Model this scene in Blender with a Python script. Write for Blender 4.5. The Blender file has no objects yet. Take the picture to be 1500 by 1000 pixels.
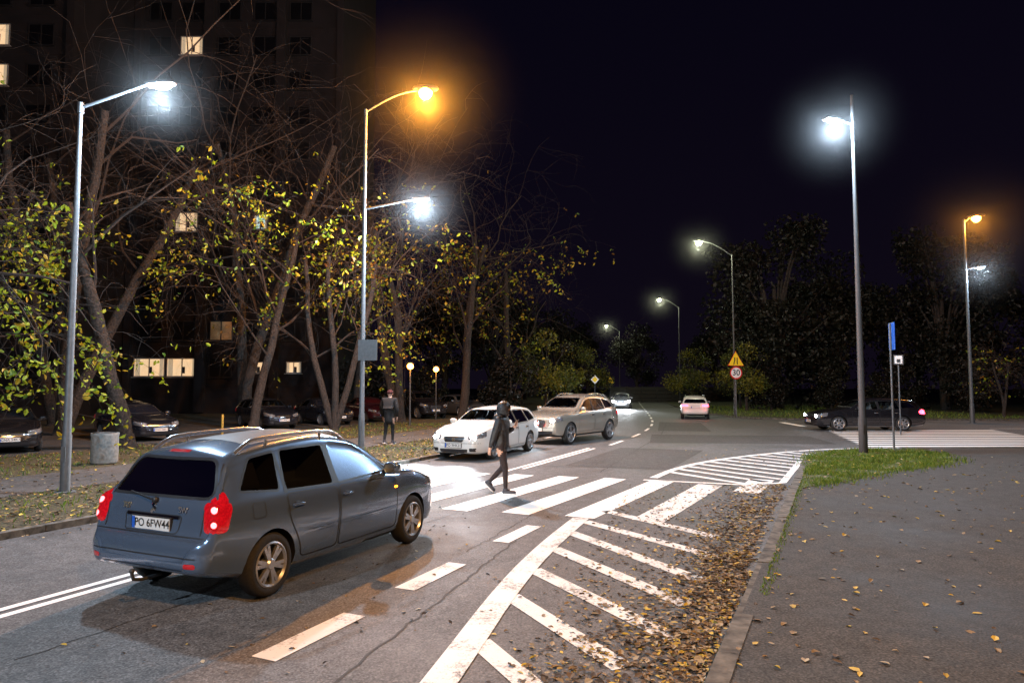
import bpy,bmesh,math,random
from mathutils import Vector,Matrix,geometry
from mathutils.bvhtree import BVHTree
R=random.Random(11)
scene=bpy.context.scene; col=scene.collection
scene.view_settings.view_transform='Standard'; scene.view_settings.look='None'; scene.view_settings.exposure=0
# ------------------------------------------------------------------ materials
def nd(nt,t,**k):
    n=nt.nodes.new(t)
    for a,b in k.items(): setattr(n,a,b)
    return n
def M(name,c,rough=.6,metal=0,var=.15,scale=20,bump=0,emit=None,es=0,coat=0,c2=None,world=False,detail=5,bd=.01):
    m=bpy.data.materials.new(name); m.use_nodes=True; nt=m.node_tree; b=nt.nodes['Principled BSDF']
    b.inputs['Roughness'].default_value=rough; b.inputs['Metallic'].default_value=metal
    b.inputs['Coat Weight'].default_value=coat; b.inputs['Coat Roughness'].default_value=.04
    if world: src=nd(nt,'ShaderNodeNewGeometry').outputs['Position']
    else: src=nd(nt,'ShaderNodeTexCoord').outputs['Object']
    n=nd(nt,'ShaderNodeTexNoise'); n.inputs['Scale'].default_value=scale; n.inputs['Detail'].default_value=detail
    nt.links.new(src,n.inputs['Vector'])
    r=nd(nt,'ShaderNodeValToRGB'); r.color_ramp.elements[0].position=.32; r.color_ramp.elements[1].position=.68
    a=[x*(1-var) for x in c]; d=[min(1,x*(1+var)) for x in (c2 or c)]
    r.color_ramp.elements[0].color=(*a,1); r.color_ramp.elements[1].color=(*d,1)
    nt.links.new(n.outputs['Fac'],r.inputs['Fac']); nt.links.new(r.outputs['Color'],b.inputs['Base Color'])
    if bump:
        bp=nd(nt,'ShaderNodeBump'); bp.inputs['Strength'].default_value=bump; bp.inputs['Distance'].default_value=bd
        nt.links.new(n.outputs['Fac'],bp.inputs['Height']); nt.links.new(bp.outputs['Normal'],b.inputs['Normal'])
    if emit:
        b.inputs['Emission Color'].default_value=(*emit,1); b.inputs['Emission Strength'].default_value=es
    return m
def asphalt(name,lo,hi,fine=70,patch=.5,rough=.62,tint=(1,1,1),bump=.35,vl=.5,vh=1.6):
    m=bpy.data.materials.new(name); m.use_nodes=True; nt=m.node_tree; b=nt.nodes['Principled BSDF']; L=nt.links.new
    b.inputs['Specular IOR Level'].default_value=.3
    p=nd(nt,'ShaderNodeNewGeometry').outputs['Position']
    f=nd(nt,'ShaderNodeTexNoise'); f.inputs['Scale'].default_value=fine; f.inputs['Detail'].default_value=3
    v=nd(nt,'ShaderNodeTexVoronoi'); v.inputs['Scale'].default_value=fine*.9
    g=nd(nt,'ShaderNodeTexNoise'); g.inputs['Scale'].default_value=.55; g.inputs['Detail'].default_value=6; g.inputs['Roughness'].default_value=.62
    h=nd(nt,'ShaderNodeTexNoise'); h.inputs['Scale'].default_value=5; h.inputs['Detail'].default_value=5
    for x in (f,v,g,h): L(p,x.inputs['Vector'])
    r=nd(nt,'ShaderNodeValToRGB'); e=r.color_ramp.elements; e[0].position=.35; e[1].position=.7
    e[0].color=(*[lo*t for t in tint],1); e[1].color=(*[hi*t for t in tint],1)
    L(f.outputs['Fac'],r.inputs['Fac'])
    def mul(src,fac_out,lo_,hi_,p0,p1):
        rr=nd(nt,'ShaderNodeMapRange'); rr.inputs[1].default_value=p0; rr.inputs[2].default_value=p1; rr.inputs[3].default_value=lo_; rr.inputs[4].default_value=hi_
        L(fac_out,rr.inputs[0]); mx=nd(nt,'ShaderNodeMix',data_type='RGBA',blend_type='MULTIPLY'); mx.inputs[0].default_value=1
        L(src,mx.inputs[6]); L(rr.outputs[0],mx.inputs[7]); return mx.outputs[2]
    c=mul(r.outputs['Color'],g.outputs['Fac'],1-patch,1+patch,.3,.7)
    c=mul(c,h.outputs['Fac'],.78,1.22,.3,.7)
    c=mul(c,v.outputs['Color'],vl,vh,0,1)
    L(c,b.inputs['Base Color'])
    rr=nd(nt,'ShaderNodeMapRange'); rr.inputs[1].default_value=.3; rr.inputs[2].default_value=.7; rr.inputs[3].default_value=rough-.14; rr.inputs[4].default_value=rough+.12
    L(g.outputs['Fac'],rr.inputs[0]); L(rr.outputs[0],b.inputs['Roughness'])
    bp=nd(nt,'ShaderNodeBump'); bp.inputs['Strength'].default_value=bump; bp.inputs['Distance'].default_value=.01
    L(f.outputs['Fac'],bp.inputs['Height']); L(bp.outputs['Normal'],b.inputs['Normal'])
    return m
def paintmark(name,wear=.45,wh=.74):
    m=bpy.data.materials.new(name); m.use_nodes=True; nt=m.node_tree; b=nt.nodes['Principled BSDF']; L=nt.links.new
    p=nd(nt,'ShaderNodeNewGeometry').outputs['Position']
    f=nd(nt,'ShaderNodeTexNoise'); f.inputs['Scale'].default_value=30; f.inputs['Detail'].default_value=8; f.inputs['Roughness'].default_value=.75
    g=nd(nt,'ShaderNodeTexNoise'); g.inputs['Scale'].default_value=2.2; g.inputs['Detail'].default_value=4
    L(p,f.inputs['Vector']); L(p,g.inputs['Vector'])
    a=nd(nt,'ShaderNodeMath',operation='MULTIPLY_ADD'); a.inputs[1].default_value=.7; L(g.outputs['Fac'],a.inputs[0]); L(f.outputs['Fac'],a.inputs[2])
    r=nd(nt,'ShaderNodeValToRGB'); e=r.color_ramp.elements; e[0].position=wear+.28; e[1].position=wear+.46
    e[0].color=(.10,.10,.097,1); e[1].color=(wh,wh,wh*.98,1)
    L(a.outputs[0],r.inputs['Fac']); L(r.outputs['Color'],b.inputs['Base Color']); b.inputs['Roughness'].default_value=.65
    bp=nd(nt,'ShaderNodeBump'); bp.inputs['Strength'].default_value=.4; bp.inputs['Distance'].default_value=.008
    L(f.outputs['Fac'],bp.inputs['Height']); L(bp.outputs['Normal'],b.inputs['Normal'])
    return m
def glassmat(name,tint,rough=.02):
    m=bpy.data.materials.new(name); m.use_nodes=True; nt=m.node_tree; nt.nodes.clear(); L=nt.links.new
    o=nd(nt,'ShaderNodeOutputMaterial'); t=nd(nt,'ShaderNodeBsdfTransparent'); t.inputs[0].default_value=(*tint,1)
    g=nd(nt,'ShaderNodeBsdfGlossy'); g.inputs['Roughness'].default_value=rough; g.inputs['Color'].default_value=(1,1,1,1)
    f=nd(nt,'ShaderNodeFresnel'); f.inputs['IOR'].default_value=1.55; mx=nd(nt,'ShaderNodeMixShader')
    L(f.outputs[0],mx.inputs[0]); L(t.outputs[0],mx.inputs[1]); L(g.outputs[0],mx.inputs[2]); L(mx.outputs[0],o.inputs[0]); return m
def carpaint(name,c,metal=.5,rough=.28):
    return M(name,c,rough,metal,.06,400,coat=1)
m_road=asphalt('asphalt_road',.055,.125,60,.3,.72,(.98,1,1.03))
m_patch=asphalt('asphalt_repair',.035,.08,50,.3,.8)
m_walk=asphalt('asphalt_path',.022,.07,52,.35,.8,(1,.97,.92),.7,.6,1.45)
m_lwalk=asphalt('paving_path',.05,.10,40,.25,.8)
m_mark=paintmark('white_road_paint',.22,.84); m_markw=paintmark('worn_road_paint',.37,.72)
m_kerb=M('kerb_concrete',(.05,.047,.041),.9,0,.5,7,.8,c2=(.10,.095,.083),world=True,bd=.02)
m_earth=M('earth_grass',(.018,.022,.008),.95,0,.4,6,.6,c2=(.045,.05,.018),world=True,bd=.05)
m_litter=M('leaf_litter_soil',(.022,.02,.010),.95,0,.4,18,.8,c2=(.07,.06,.028),world=True,bd=.04)
m_tar=M('tar',(.02,.02,.02),.8,0,.3,30)
m_steel=M('galvanised_steel',(.10,.11,.12),.55,.3,.15,12,.05)
m_steeld=M('dark_painted_steel',(.045,.047,.05),.6,.2,.15,12,.05)
m_white_e=M('led_lens',(1,1,1),.4,0,0,5,emit=(.72,.88,1),es=120)
m_sod_e=M('sodium_bowl',(1,.6,.2),.4,0,0,5,emit=(1,.36,.045),es=26)
m_warm_e=M('metal_halide_bowl',(1,1,.8),.4,0,0,5,emit=(.95,1,.55),es=20)
m_plastic=M('black_plastic',(.014,.014,.016),.5,0,.2,60)
m_rubber=M('tyre_rubber',(.018,.018,.018),.85,0,.25,40,.2)
m_cabin=M('cabin_fabric',(.04,.04,.042),.8,0,.2,50)
m_seat=M('seat_fabric',(.17,.17,.175),.85,0,.25,50)
m_alloy=M('alloy_rim',(.5,.51,.53),.32,.8,.08,60)
m_rail=M('silver_rail',(.7,.7,.71),.22,.9,.05,60)
m_chrome=M('chrome',(.75,.75,.77),.12,1,.03,60)
m_glass=glassmat('car_glass',(.72,.78,.78))
m_dglass=glassmat('tinted_glass',(.55,.57,.6))
m_red=M('red_lens',(.35,.01,.012),.12,0,.1,60,coat=1,emit=(1,.015,.03),es=.12)
m_redlit=M('red_lens_lit',(.30,.005,.01),.1,0,.5,45,coat=1,emit=(1,.006,.015),es=.3)
m_redbulb=M('brake_bulb',(1,.1,.1),.2,0,0,60,emit=(1,.09,.10),es=9)
m_redstrong=M('brake_lens_bright',(1,.1,.1),.2,0,0,60,emit=(1,.03,.06),es=16)
m_clear=M('clear_lens',(.4,.42,.45),.08,.7,.1,60,coat=1)
m_headlit=M('headlight_lit',(1,1,1),.1,0,0,60,emit=(.86,.94,1),es=90)
m_orange=M('indicator_lit',(1,.3,.02),.2,0,0,60,emit=(1,.22,.01),es=12)
m_plate=M('number_plate',(.62,.62,.6),.4,0,.04,60)
m_blue=M('sign_blue',(.01,.09,.45),.4,0,.1,30); m_black=M('print_black',(.01,.01,.01),.5,0,.1,60)
m_whitep=M('sign_white',(.75,.75,.74),.4,0,.06,30); m_yel=M('sign_yellow',(.85,.60,.02),.4,0,.1,30); m_sred=M('sign_red',(.6,.02,.02),.4,0,.1,30)
m_bark=M('bark',(.010,.0085,.0075),.95,0,.4,14,1,c2=(.035,.028,.024),bd=.03)
m_twig=M('twig_bark',(.026,.018,.014),.9,0,.3,10)
def leafmat(n,c,tr=.35):
    m=M(n,c,.55,0,.25,3); nt=m.node_tree; b=nt.nodes['Principled BSDF']; o=[x for x in nt.nodes if x.type=='OUTPUT_MATERIAL'][0]
    t=nd(nt,'ShaderNodeBsdfTranslucent'); t.inputs[0].default_value=(*c,1); mx=nd(nt,'ShaderNodeMixShader'); mx.inputs[0].default_value=tr
    nt.links.new(b.outputs[0],mx.inputs[1]); nt.links.new(t.outputs[0],mx.inputs[2]); nt.links.new(mx.outputs[0],o.inputs[0]); return m
LF=[leafmat('leaf_yellow_green',(.24,.29,.008)),leafmat('leaf_yellow',(.33,.23,.01)),leafmat('leaf_green',(.08,.15,.012)),leafmat('leaf_ochre',(.16,.08,.012))]
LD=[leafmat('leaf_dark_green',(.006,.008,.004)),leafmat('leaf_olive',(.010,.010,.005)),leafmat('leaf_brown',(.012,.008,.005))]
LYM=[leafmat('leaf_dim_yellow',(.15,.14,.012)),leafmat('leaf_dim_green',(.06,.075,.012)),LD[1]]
FL=[M('fallen_tan',(.22,.155,.075),.75,0,.35,8),M('fallen_yellow',(.44,.31,.035),.65,0,.3,8),M('fallen_brown',(.10,.063,.03),.8,0,.35,8),M('fallen_pale',(.32,.26,.16),.7,0,.25,8),M('fallen_dark',(.035,.024,.016),.8,0,.3,8)]
m_grass=[leafmat('grass_green',(.07,.14,.012)),leafmat('grass_light',(.17,.24,.03))]
# ------------------------------------------------------------------ mesh builder
class B:
    def __init__(s): s.V=[];s.F=[];s.I=[]
    def add(s,v,f,mi=0):
        o=len(s.V); s.V+= [tuple(x) for x in v]; s.F+=[tuple(i+o for i in q) for q in f]; s.I+=[mi]*len(f); return s
    def box(s,c,d,mi=0,rot=None):
        x,y,z=[q/2 for q in d]; vs=[Vector((a,b,e)) for a in(-x,x) for b in(-y,y) for e in(-z,z)]
        if rot is not None: vs=[rot@v for v in vs]
        return s.add([v+Vector(c) for v in vs],[(0,1,3,2),(4,6,7,5),(0,4,5,1),(2,3,7,6),(0,2,6,4),(1,5,7,3)],mi)
    def tube(s,P,r,n=8,mi=0,cap=True):
        P=[Vector(p) for p in P]; r=r if isinstance(r,(list,tuple)) else [r]*len(P); vs=[];fs=[]
        u=None
        for i,p in enumerate(P):
            t=(P[min(i+1,len(P)-1)]-P[max(i-1,0)]).normalized()
            if u is None: u=t.orthogonal().normalized()
            else:
                u=(u-t*u.dot(t))
                u=u.normalized() if u.length>1e-4 else t.orthogonal().normalized()
            w=t.cross(u)
            for k in range(n):
                a=2*math.pi*k/n; vs.append(p+(u*math.cos(a)+w*math.sin(a))*r[i])
        for i in range(len(P)-1):
            for k in range(n): fs.append((i*n+k,i*n+(k+1)%n,(i+1)*n+(k+1)%n,(i+1)*n+k))
        if cap: fs.append(tuple(range(n-1,-1,-1))); fs.append(tuple((len(P)-1)*n+k for k in range(n)))
        return s.add(vs,fs,mi)
    def sup(s,c,d,e=.6,n=14,mi=0,rot=None):
        f=lambda w:math.copysign(abs(w)**e,w); vs=[];fs=[]; h=n//2
        for i in range(h+1):
            a=-math.pi/2+math.pi*i/h
            for k in range(n):
                b=2*math.pi*k/n
                v=Vector((d[0]*f(math.cos(a))*f(math.cos(b)),d[1]*f(math.cos(a))*f(math.sin(b)),d[2]*f(math.sin(a))))
                if rot is not None: v=rot@v
                vs.append(v+Vector(c))
        for i in range(h):
            for k in range(n): fs.append((i*n+k,i*n+(k+1)%n,(i+1)*n+(k+1)%n,(i+1)*n+k))
        return s.add(vs,fs,mi)
    def lathe(s,prof,n=28,mi=0,axis='y',c=(0,0,0)):
        vs=[];fs=[]
        for (r,h) in prof:
            for k in range(n):
                a=2*math.pi*k/n
                v=(r*math.cos(a),h,r*math.sin(a)) if axis=='y' else (r*math.cos(a),r*math.sin(a),h)
                vs.append(Vector(v)+Vector(c))
        for i in range(len(prof)-1):
            for k in range(n): fs.append((i*n+k,i*n+(k+1)%n,(i+1)*n+(k+1)%n,(i+1)*n+k))
        return s.add(vs,fs,mi)
    def mesh(s,name,mats,smooth=True,ang=40,merge=False):
        me=bpy.data.meshes.new(name); me.from_pydata(s.V,[],s.F); me.polygons.foreach_set('material_index',s.I)
        for m in mats: me.materials.append(m)
        if merge:
            bm=bmesh.new(); bm.from_mesh(me); bmesh.ops.remove_doubles(bm,verts=bm.verts,dist=1e-5); bmesh.ops.recalc_face_normals(bm,faces=bm.faces); bm.to_mesh(me); bm.free()
        if smooth:
            me.polygons.foreach_set('use_smooth',[True]*len(me.polygons)); me.set_sharp_from_angle(angle=math.radians(ang))
        me.update(); return me
    def obj(s,name,mats,parent=None,smooth=True,merge=False,ang=40,**k):
        return O(name,s.mesh(name,mats if isinstance(mats,list) else [mats],smooth,ang,merge),parent,**k)
def O(name,data,parent=None,loc=None,rot=None,**k):
    o=bpy.data.objects.new(name,data); col.objects.link(o)
    if parent: o.parent=parent
    if loc is not None: o.location=loc
    if rot is not None: o.rotation_euler=rot
    for a,b in k.items(): o[a]=b
    return o
def thing(name,label,cat,loc=(0,0,0),rz=0,group=None):
    o=O(name,None,None,loc,(0,0,rz),label=label,category=cat)
    o.empty_display_size=.3
    if group:o['group']=group
    return o
def copy_thing(src,loc,rz,label,cat=None,group=None,swap=None,scale=1,skip=()):
    def cp(o,par):
        n=o.copy(); col.objects.link(n)
        if par is not None: n.parent=par
        if swap and n.type=='MESH':
            for i,sl in enumerate(n.material_slots):
                if sl.material and sl.material.name in swap:
                    w=swap[sl.material.name]; sl.link='OBJECT'; sl.material=w
        for c in o.children:
            if c.type=='LIGHT' or c.name.split('.')[0] in skip: continue
            cp(c,n)
        return n
    n=cp(src,None); n.location=loc; n.rotation_euler=(0,0,rz); n['label']=label; n.scale=(scale,)*3 if not isinstance(scale,tuple) else scale
    if cat:n['category']=cat
    if group:n['group']=group
    elif 'group' in n: del n['group']
    return n
def light(kind,parent,loc,power,color,size=.12,rot=None,spot=None,blend=.5):
    d=bpy.data.lights.new('lamp_light',kind); d.energy=power; d.color=color; d.shadow_soft_size=size
    if kind=='SPOT': d.spot_size=spot; d.spot_blend=blend
    o=O('lamp_light',d,parent,loc,rot); return o
def text(s,size,mat,parent,mtx,name='lettering',ex=0):
    c=bpy.data.curves.new('t','FONT'); c.body=s; c.size=size; c.align_x='CENTER'; c.align_y='CENTER'; c.extrude=ex; c.offset=size*.012
    t=bpy.data.objects.new('t',c); col.objects.link(t); bpy.context.view_layer.update()
    me=bpy.data.meshes.new_from_object(t.evaluated_get(bpy.context.evaluated_depsgraph_get())); bpy.data.objects.remove(t)
    me.materials.clear(); me.materials.append(mat); me.transform(mtx); return O(name,me,parent)
# ------------------------------------------------------------------ ground & roads
def sheet(name,pts,z,mat,skirt=0,**k):
    v=[(p[0],p[1],z) for p in pts]; tr=geometry.tessellate_polygon([[Vector(p) for p in v]])
    b=B(); fs=[]
    for t in tr:
        a,c,d=[Vector(v[i]) for i in t]
        fs.append(t if (c-a).cross(d-a).z>0 else (t[0],t[2],t[1]))
    b.add(v,fs)
    if skirt:
        n=len(v); b.add(v+[(p[0],p[1],z-skirt) for p in pts],[(i,(i+1)%n,n+(i+1)%n,n+i) for i in range(n)])
    return b.obj(name,mat,smooth=False,kind=k.pop('kind','structure'),**k)
def offs(P,t):
    out=[]
    for i,p in enumerate(P):
        a=Vector(P[max(i-1,0)]);c=Vector(P[min(i+1,len(P)-1)]); d=(c-a).normalized(); out.append((p[0]-d.y*t,p[1]+d.x*t))
    return out
def dens(P,step=1.0):
    out=[]
    for a,b in zip(P[:-1],P[1:]):
        n=max(1,int(math.dist(a,b)/step))
        for i in range(n): out.append((a[0]+(b[0]-a[0])*i/n,a[1]+(b[1]-a[1])*i/n))
    return out+[P[-1]]
def smoothline(P,it=3):
    for _ in range(it):
        q=[P[0]]
        for a,b in zip(P[:-1],P[1:]):
            q+= [(a[0]*.75+b[0]*.25,a[1]*.75+b[1]*.25),(a[0]*.25+b[0]*.75,a[1]*.25+b[1]*.75)]
        P=q+[P[-1]]
    return P
LK=smoothline([(-24.8,-30),(-11.44,0),(-7.0,10),(-2.54,20),(1.4,29),(4.2,38),(6.4,50),(9.0,66),(13,90),(19,125),(26,170)])
RK=smoothline([(-15.2,-30),(-.93,0),(3.8,10),(7.1,17),(8.6,20.2),(10.2,22.2),(13.2,23.3),(20,23.7),(45,24.2),(90,25)],2)
FK=smoothline([(90,43),(45,42.6),(22,42.6),(17,43.5),(15,46.5),(14.8,53),(16.2,67),(19.8,88),(26,123),(33,168)])
PZ=.055
sheet('ground',[(-300,-60),(300,-60),(300,500),(-300,500)],0,m_earth)
sheet('road',LK+[(p[0],p[1]) for p in reversed(FK)]+list(reversed(RK)),.004,m_road)
sheet('side_pavement',RK+[(90,-30)],PZ,m_walk,.05)
def strip(name,base,t0,t1,z,mat,skirt=0,**k):
    return sheet(name,offs(base,t0)+list(reversed(offs(base,t1))),z,mat,skirt,**k)
strip('verge',LK,.12,40,.07,m_litter,.06)
strip('pavement',[p for p in LK if p[1]<60],3.5,6.3,.078,m_lwalk)
strip('parking_lot',[p for p in LK if -20<p[1]<80],11.2,24,.078,m_patch)
def rs(line,step):
    D=dens(line,.1); out=[D[0]]; 
    for p in D:
        if math.dist(out[-1],p)>=step: out.append(p)
    return out
def kerb2(name,line,t,w=.15,h=.10):
    P=rs(offs(line,t),1.0); b=B()
    for a,c in zip(P[:-1],P[1:]):
        m=((a[0]+c[0])/2,(a[1]+c[1])/2)
        if abs(m[0])>70 or m[1]>130 or m[1]<-12: continue
        b.box((m[0]+R.uniform(-.008,.008),m[1],h/2+R.uniform(-.009,.007)),(math.dist(a,c)-.012,w,h),0,Matrix.Rotation(math.atan2(c[1]-a[1],c[0]-a[0])+R.uniform(-.015,.015),3,'Z'))
    return b.obj(name,m_kerb,smooth=False,kind='structure')
kerb2('kerb',LK,.06); kerb2('kerb',RK,-.02,.16,.061); kerb2('kerb',FK,.0)
sheet('grass_field',[(p[0],p[1]) for p in FK]+[(90,168)],.075,m_earth,.07)
# markings
mk=B(); mw=B(); ZI=[0]
def bar(b,P,w,z=.0085):
    ZI[0]+=1; z=z+.00035*(ZI[0]%9)
    l=offs(P,w/2); r=offs(P,-w/2); n=len(P)
    b.add([(x,y,z) for x,y in l]+[(x,y,z) for x,y in r],[(i,n+i,n+i+1,i+1) for i in range(n-1)])
EL1=smoothline([(-1.9,-1),(-.95,3.2),(-.52,5.1),(-.03,7.5),(.48,9.35),(1.12,11.25)],2)
bar(mw,EL1,.27,.0135)
EL2=smoothline([(3.3,16.1),(4.3,18.0),(5.8,19.9),(8.2,21.9),(10.5,23.3),(13.5,24.0)],2); bar(mw,EL2,.2,.0135)
for (c,l) in [((-1.72,6.05),1.15),((-.90,7.9),1.15),((.09,10.1),1.2),((-2.7,3.8),1.1)]:
    d=Vector((.415,.91)); bar(mw,[(c[0]-d.x*l/2,c[1]-d.y*l/2),(c[0]+d.x*l/2,c[1]+d.y*l/2)],.25)
for t in (-3.25,-3.45):
    bar(mk,[p for p in offs(dens(LK,.5),t) if p[1]<11.5],.1)
    bar(mk,[p for p in offs(dens(LK,.5),t) if 17.3<p[1]<24],.1)
ctr=rs(offs(LK,-3.6),1.0)
for j in range(len(ctr)-2):
    if ctr[j][1]>25 and j%4==0: bar(mk,ctr[j:j+3],.13)
bar(mk,[p for p in offs(dens(LK,.5),-.35) if 28<p[1]<110],.12)
bar(mk,[p for p in offs(dens(FK,.5),-.3) if 50<p[1]<110],.12)
for i in range(-5,5):
    s=(-1.0+1.05*i,12.0-.33*i); L=1.0
    if i==4: s=(4.7,13.9);L=.45
    if i==3: L=.92
    e=(s[0]+2.35*L,s[1]+4.35*L)
    w=.52
    bar(mk if i<3 else mw,[s,e],w)
for (a,c) in [((-.28,5.9),(.35,4.6)),((-.02,7.15),(.85,5.35)),((.25,8.15),(1.38,5.95)),((.55,9.2),(1.72,6.85)),((.85,10.2),(2.1,7.7)),((1.15,11.0),(2.6,8.7)),((1.6,11.9),(2.9,9.9))]:
    bar(mw,[a,c],.21)
FS=[((3.9,17.3),(5.2,15.0)),((4.65,18.5),(6.2,15.9)),((5.55,19.6),(7.0,17.2)),((6.6,20.6),(7.9,18.5)),((7.7,21.5),(8.7,19.9)),((8.9,22.3),(9.7,21.1))]
for i,(a,c) in enumerate(FS):
    bar(mw,[a,c],.2)
    if i<len(FS)-1:
        a2,c2=FS[i+1]; bar(mw,[((a[0]+a2[0])/2,(a[1]+a2[1])/2),((c[0]+c2[0])/2,(c[1]+c2[1])/2)],.2)
bar(mw,[(3.0,15.75),(5.2,14.9),(6.0,15.3),(8.2,19.6)],.16,.0135)
for k in range(10):
    y=24.5+k*.95; bar(mk,[(12.5+.3*k,y),(20.5+.32*k,y+.15)],.5)
bar(mk,[(24,34.5),(45,34.8)],.12); bar(mk,[(15.5,36.5),(15.9,40.5)],.4)
mk.obj('road_marking',m_mark,smooth=False,kind='structure'); mw.obj('worn_road_marking',m_markw,smooth=False,kind='structure')
b=B()
for P in ([(1.4,18.6),(4.0,17.6),(6.4,23.0),(3.8,24.0)],[(5.2,26),(12.0,25.4),(12.7,29.5),(6.2,30.5)],[(7,33),(9.4,32.4),(11,40),(8.8,41)]):
    n=len(P); b.add([(x,y,.0062) for x,y in P],[tuple(range(n))])
b.obj('road_repair',m_patch,smooth=False,kind='structure')
tb=B()
def crack(a,c,w,n=30,j=.03):
    P=[]
    for i in range(n+1):
        t=i/n; P.append((a[0]+(c[0]-a[0])*t+R.uniform(-j,j),a[1]+(c[1]-a[1])*t+R.uniform(-j,j)))
    l=offs(P,w/2); r=offs(P,-w/2); n=len(P)
    tb.add([(x,y,.0075) for x,y in l]+[(x,y,.0075) for x,y in r],[(i,n+i,n+i+1,i+1) for i in range(n-1)])
crack((-1.35,4.9),(.15,10.0),.025,50,.025); crack((-2.2,2.5),(-1.35,4.9),.025); crack((-3.9,5.5),(-.9,11.8),.012); crack((.3,18.5),(4.4,18.0),.03); crack((2.2,17.2),(5.5,27),.03,60)
crack((4,26),(14,27.5),.03,60); crack((6.5,30),(9,40),.03,60); crack((-.6,9),(1.2,14),.014,50,.04)
tb.obj('road_crack',m_tar,smooth=False,kind='structure')
# ------------------------------------------------------------------ leaves and grass
def inpoly(p,P):
    r=False;j=len(P)-1
    for i in range(len(P)):
        if (P[i][1]>p[1])!=(P[j][1]>p[1]) and p[0]<(P[j][0]-P[i][0])*(p[1]-P[i][1])/(P[j][1]-P[i][1])+P[i][0]: r=not r
        j=i
    return r
def leaf(b,p,size,mi,up=None,flat=True,asp=.55):
    if flat: n=Vector((R.gauss(0,.15),R.gauss(0,.15),1)).normalized()
    else: n=Vector((R.gauss(0,1),R.gauss(0,1),R.gauss(0,1)+.4)).normalized()
    t=n.orthogonal().normalized(); t=Matrix.Rotation(R.uniform(0,6.28),3,n)@t
    if not flat: t=(t+Vector((0,0,-.5))).normalized(); n=t.orthogonal().normalized(); n=Matrix.Rotation(R.uniform(0,6.28),3,t)@n
    w=n.cross(t); p=Vector(p); s=size; c=R.uniform(.02,.18 if flat else .28)*s
    vs=[p,p+t*s*.35+w*s*asp*.5+n*c,p+t*s*.75+w*s*asp*.36+n*c,p+t*s+n*c*.6*R.choice((-1,1)),p+t*s*.75-w*s*asp*.36+n*c,p+t*s*.35-w*s*asp*.5+n*c,p+t*s*.5]
    b.add(vs,[(0,6,1),(6,2,1),(6,3,2),(0,5,6),(6,5,4),(6,4,3)],mi)
kx=lambda y:-.93+.475*y
fb=B()
def wch(): return R.choices(range(5),(28,13,32,11,16))[0]
for _ in range(8600):
    y=R.uniform(3.0,15.0) if R.random()<.7 else R.uniform(3,9); side=abs(R.gauss(0,1))
    x=kx(y)-.12-side*(.40 if y<9 else .58)-(.10 if y>8 else 0)
    if y<7.2: x=kx(y)-.12-abs(R.gauss(0,1))*.55
    ed=-1.5+.25*y
    if x<ed and R.random()<.85: continue
    if y>12.5 and R.random()<.35: continue
    if math.sin(x*3.1+y)*math.sin(y*2.3-x)+R.gauss(0,.5)<-.75: continue
    leaf(fb,(x,y,.011+R.random()*.012),R.uniform(.03,.088),wch(),asp=R.uniform(.4,.75))
for _ in range(1500):
    y=R.uniform(5,15); x=R.uniform(.0+.25*(y-5),kx(y)-.1); leaf(fb,(x,y,.012),R.uniform(.03,.075),wch())
for _ in range(700):
    y=3+R.random()**1.3*16; x=kx(y)+.05+R.random()**1.5*7; leaf(fb,(x,y,PZ+.008),R.uniform(.045,.10),R.choices(range(5),(35,34,12,17,2))[0],asp=R.uniform(.4,.75))
for _ in range(240):
    y=3+R.random()*10; x=R.uniform(-4,1)+.3*(y-5); leaf(fb,(x,y,.012),R.uniform(.035,.07),wch())
ISL=[(5.9,14.15),(7.3,17.2),(8.5,19.7),(9.7,21.4),(11.3,22.4),(13.0,22.7),(13.3,21.2),(12.4,19.2),(10.9,17.9),(9.0,16.7),(7.4,15.2)]
for _ in range(800):
    p=(R.uniform(5.4,14.2),R.uniform(13.6,23))
    if p[0]<kx(p[1])+.1 and p[1]<18: continue
    if inpoly(p,ISL) or R.random()<.25: leaf(fb,(p[0],p[1],.09+R.random()*.05 if inpoly(p,ISL) else PZ+.008),R.uniform(.05,.11),R.choices(range(5),(30,25,25,18,2))[0])
fb.obj('fallen_leaves',FL,kind='stuff',smooth=False)
fb=B(); D=[p for p in rs(LK,.25) if 2<p[1]<36]
def lpt(t0,t1):
    i=R.randrange(len(D)-1); a=D[i]; d=(Vector(D[i+1])-Vector(a)).normalized(); t=R.uniform(t0,t1); s=R.uniform(0,.25)
    return a[0]-d.y*t+d.x*s,a[1]+d.x*t+d.y*s
for _ in range(6500):
    x,y=lpt(.15,3.5); leaf(fb,(x,y,.08+R.random()*.025),R.uniform(.05,.12),wch())
for _ in range(700):
    x,y=lpt(3.5,6.3); leaf(fb,(x,y,.09),R.uniform(.05,.11),wch())
for _ in range(4000):
    x,y=lpt(6.3,11.5); leaf(fb,(x,y,.08+R.random()*.025),R.uniform(.06,.12),wch())
for _ in range(320):
    x,y=lpt(-.5,0.05); leaf(fb,(x,y,.012),R.uniform(.04,.09),wch())
fb.obj('fallen_leaves',FL,kind='stuff',smooth=False)
def blade(b,x,y,z,h):
    a=R.uniform(0,6.28); w=.005+h*.05; l=R.uniform(-.7,.7)*h; q=R.uniform(-.7,.7)*h
    b.add([(x-w*math.cos(a),y-w*math.sin(a),z),(x+w*math.cos(a),y+w*math.sin(a),z),(x+l*.4+w*.6*math.cos(a),y+q*.4+w*.6*math.sin(a),z+h*.6),(x+l,y+q,z+h)],[(0,1,2),(0,2,3)],R.randrange(2))
m_isle=M('grassy_soil',(.03,.045,.012),.95,0,.4,12,.8,c2=(.06,.075,.02),world=True,bd=.03)
sheet('grass_verge',smoothline(ISL+[ISL[0]],2)[:-1],.066,m_isle)
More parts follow.
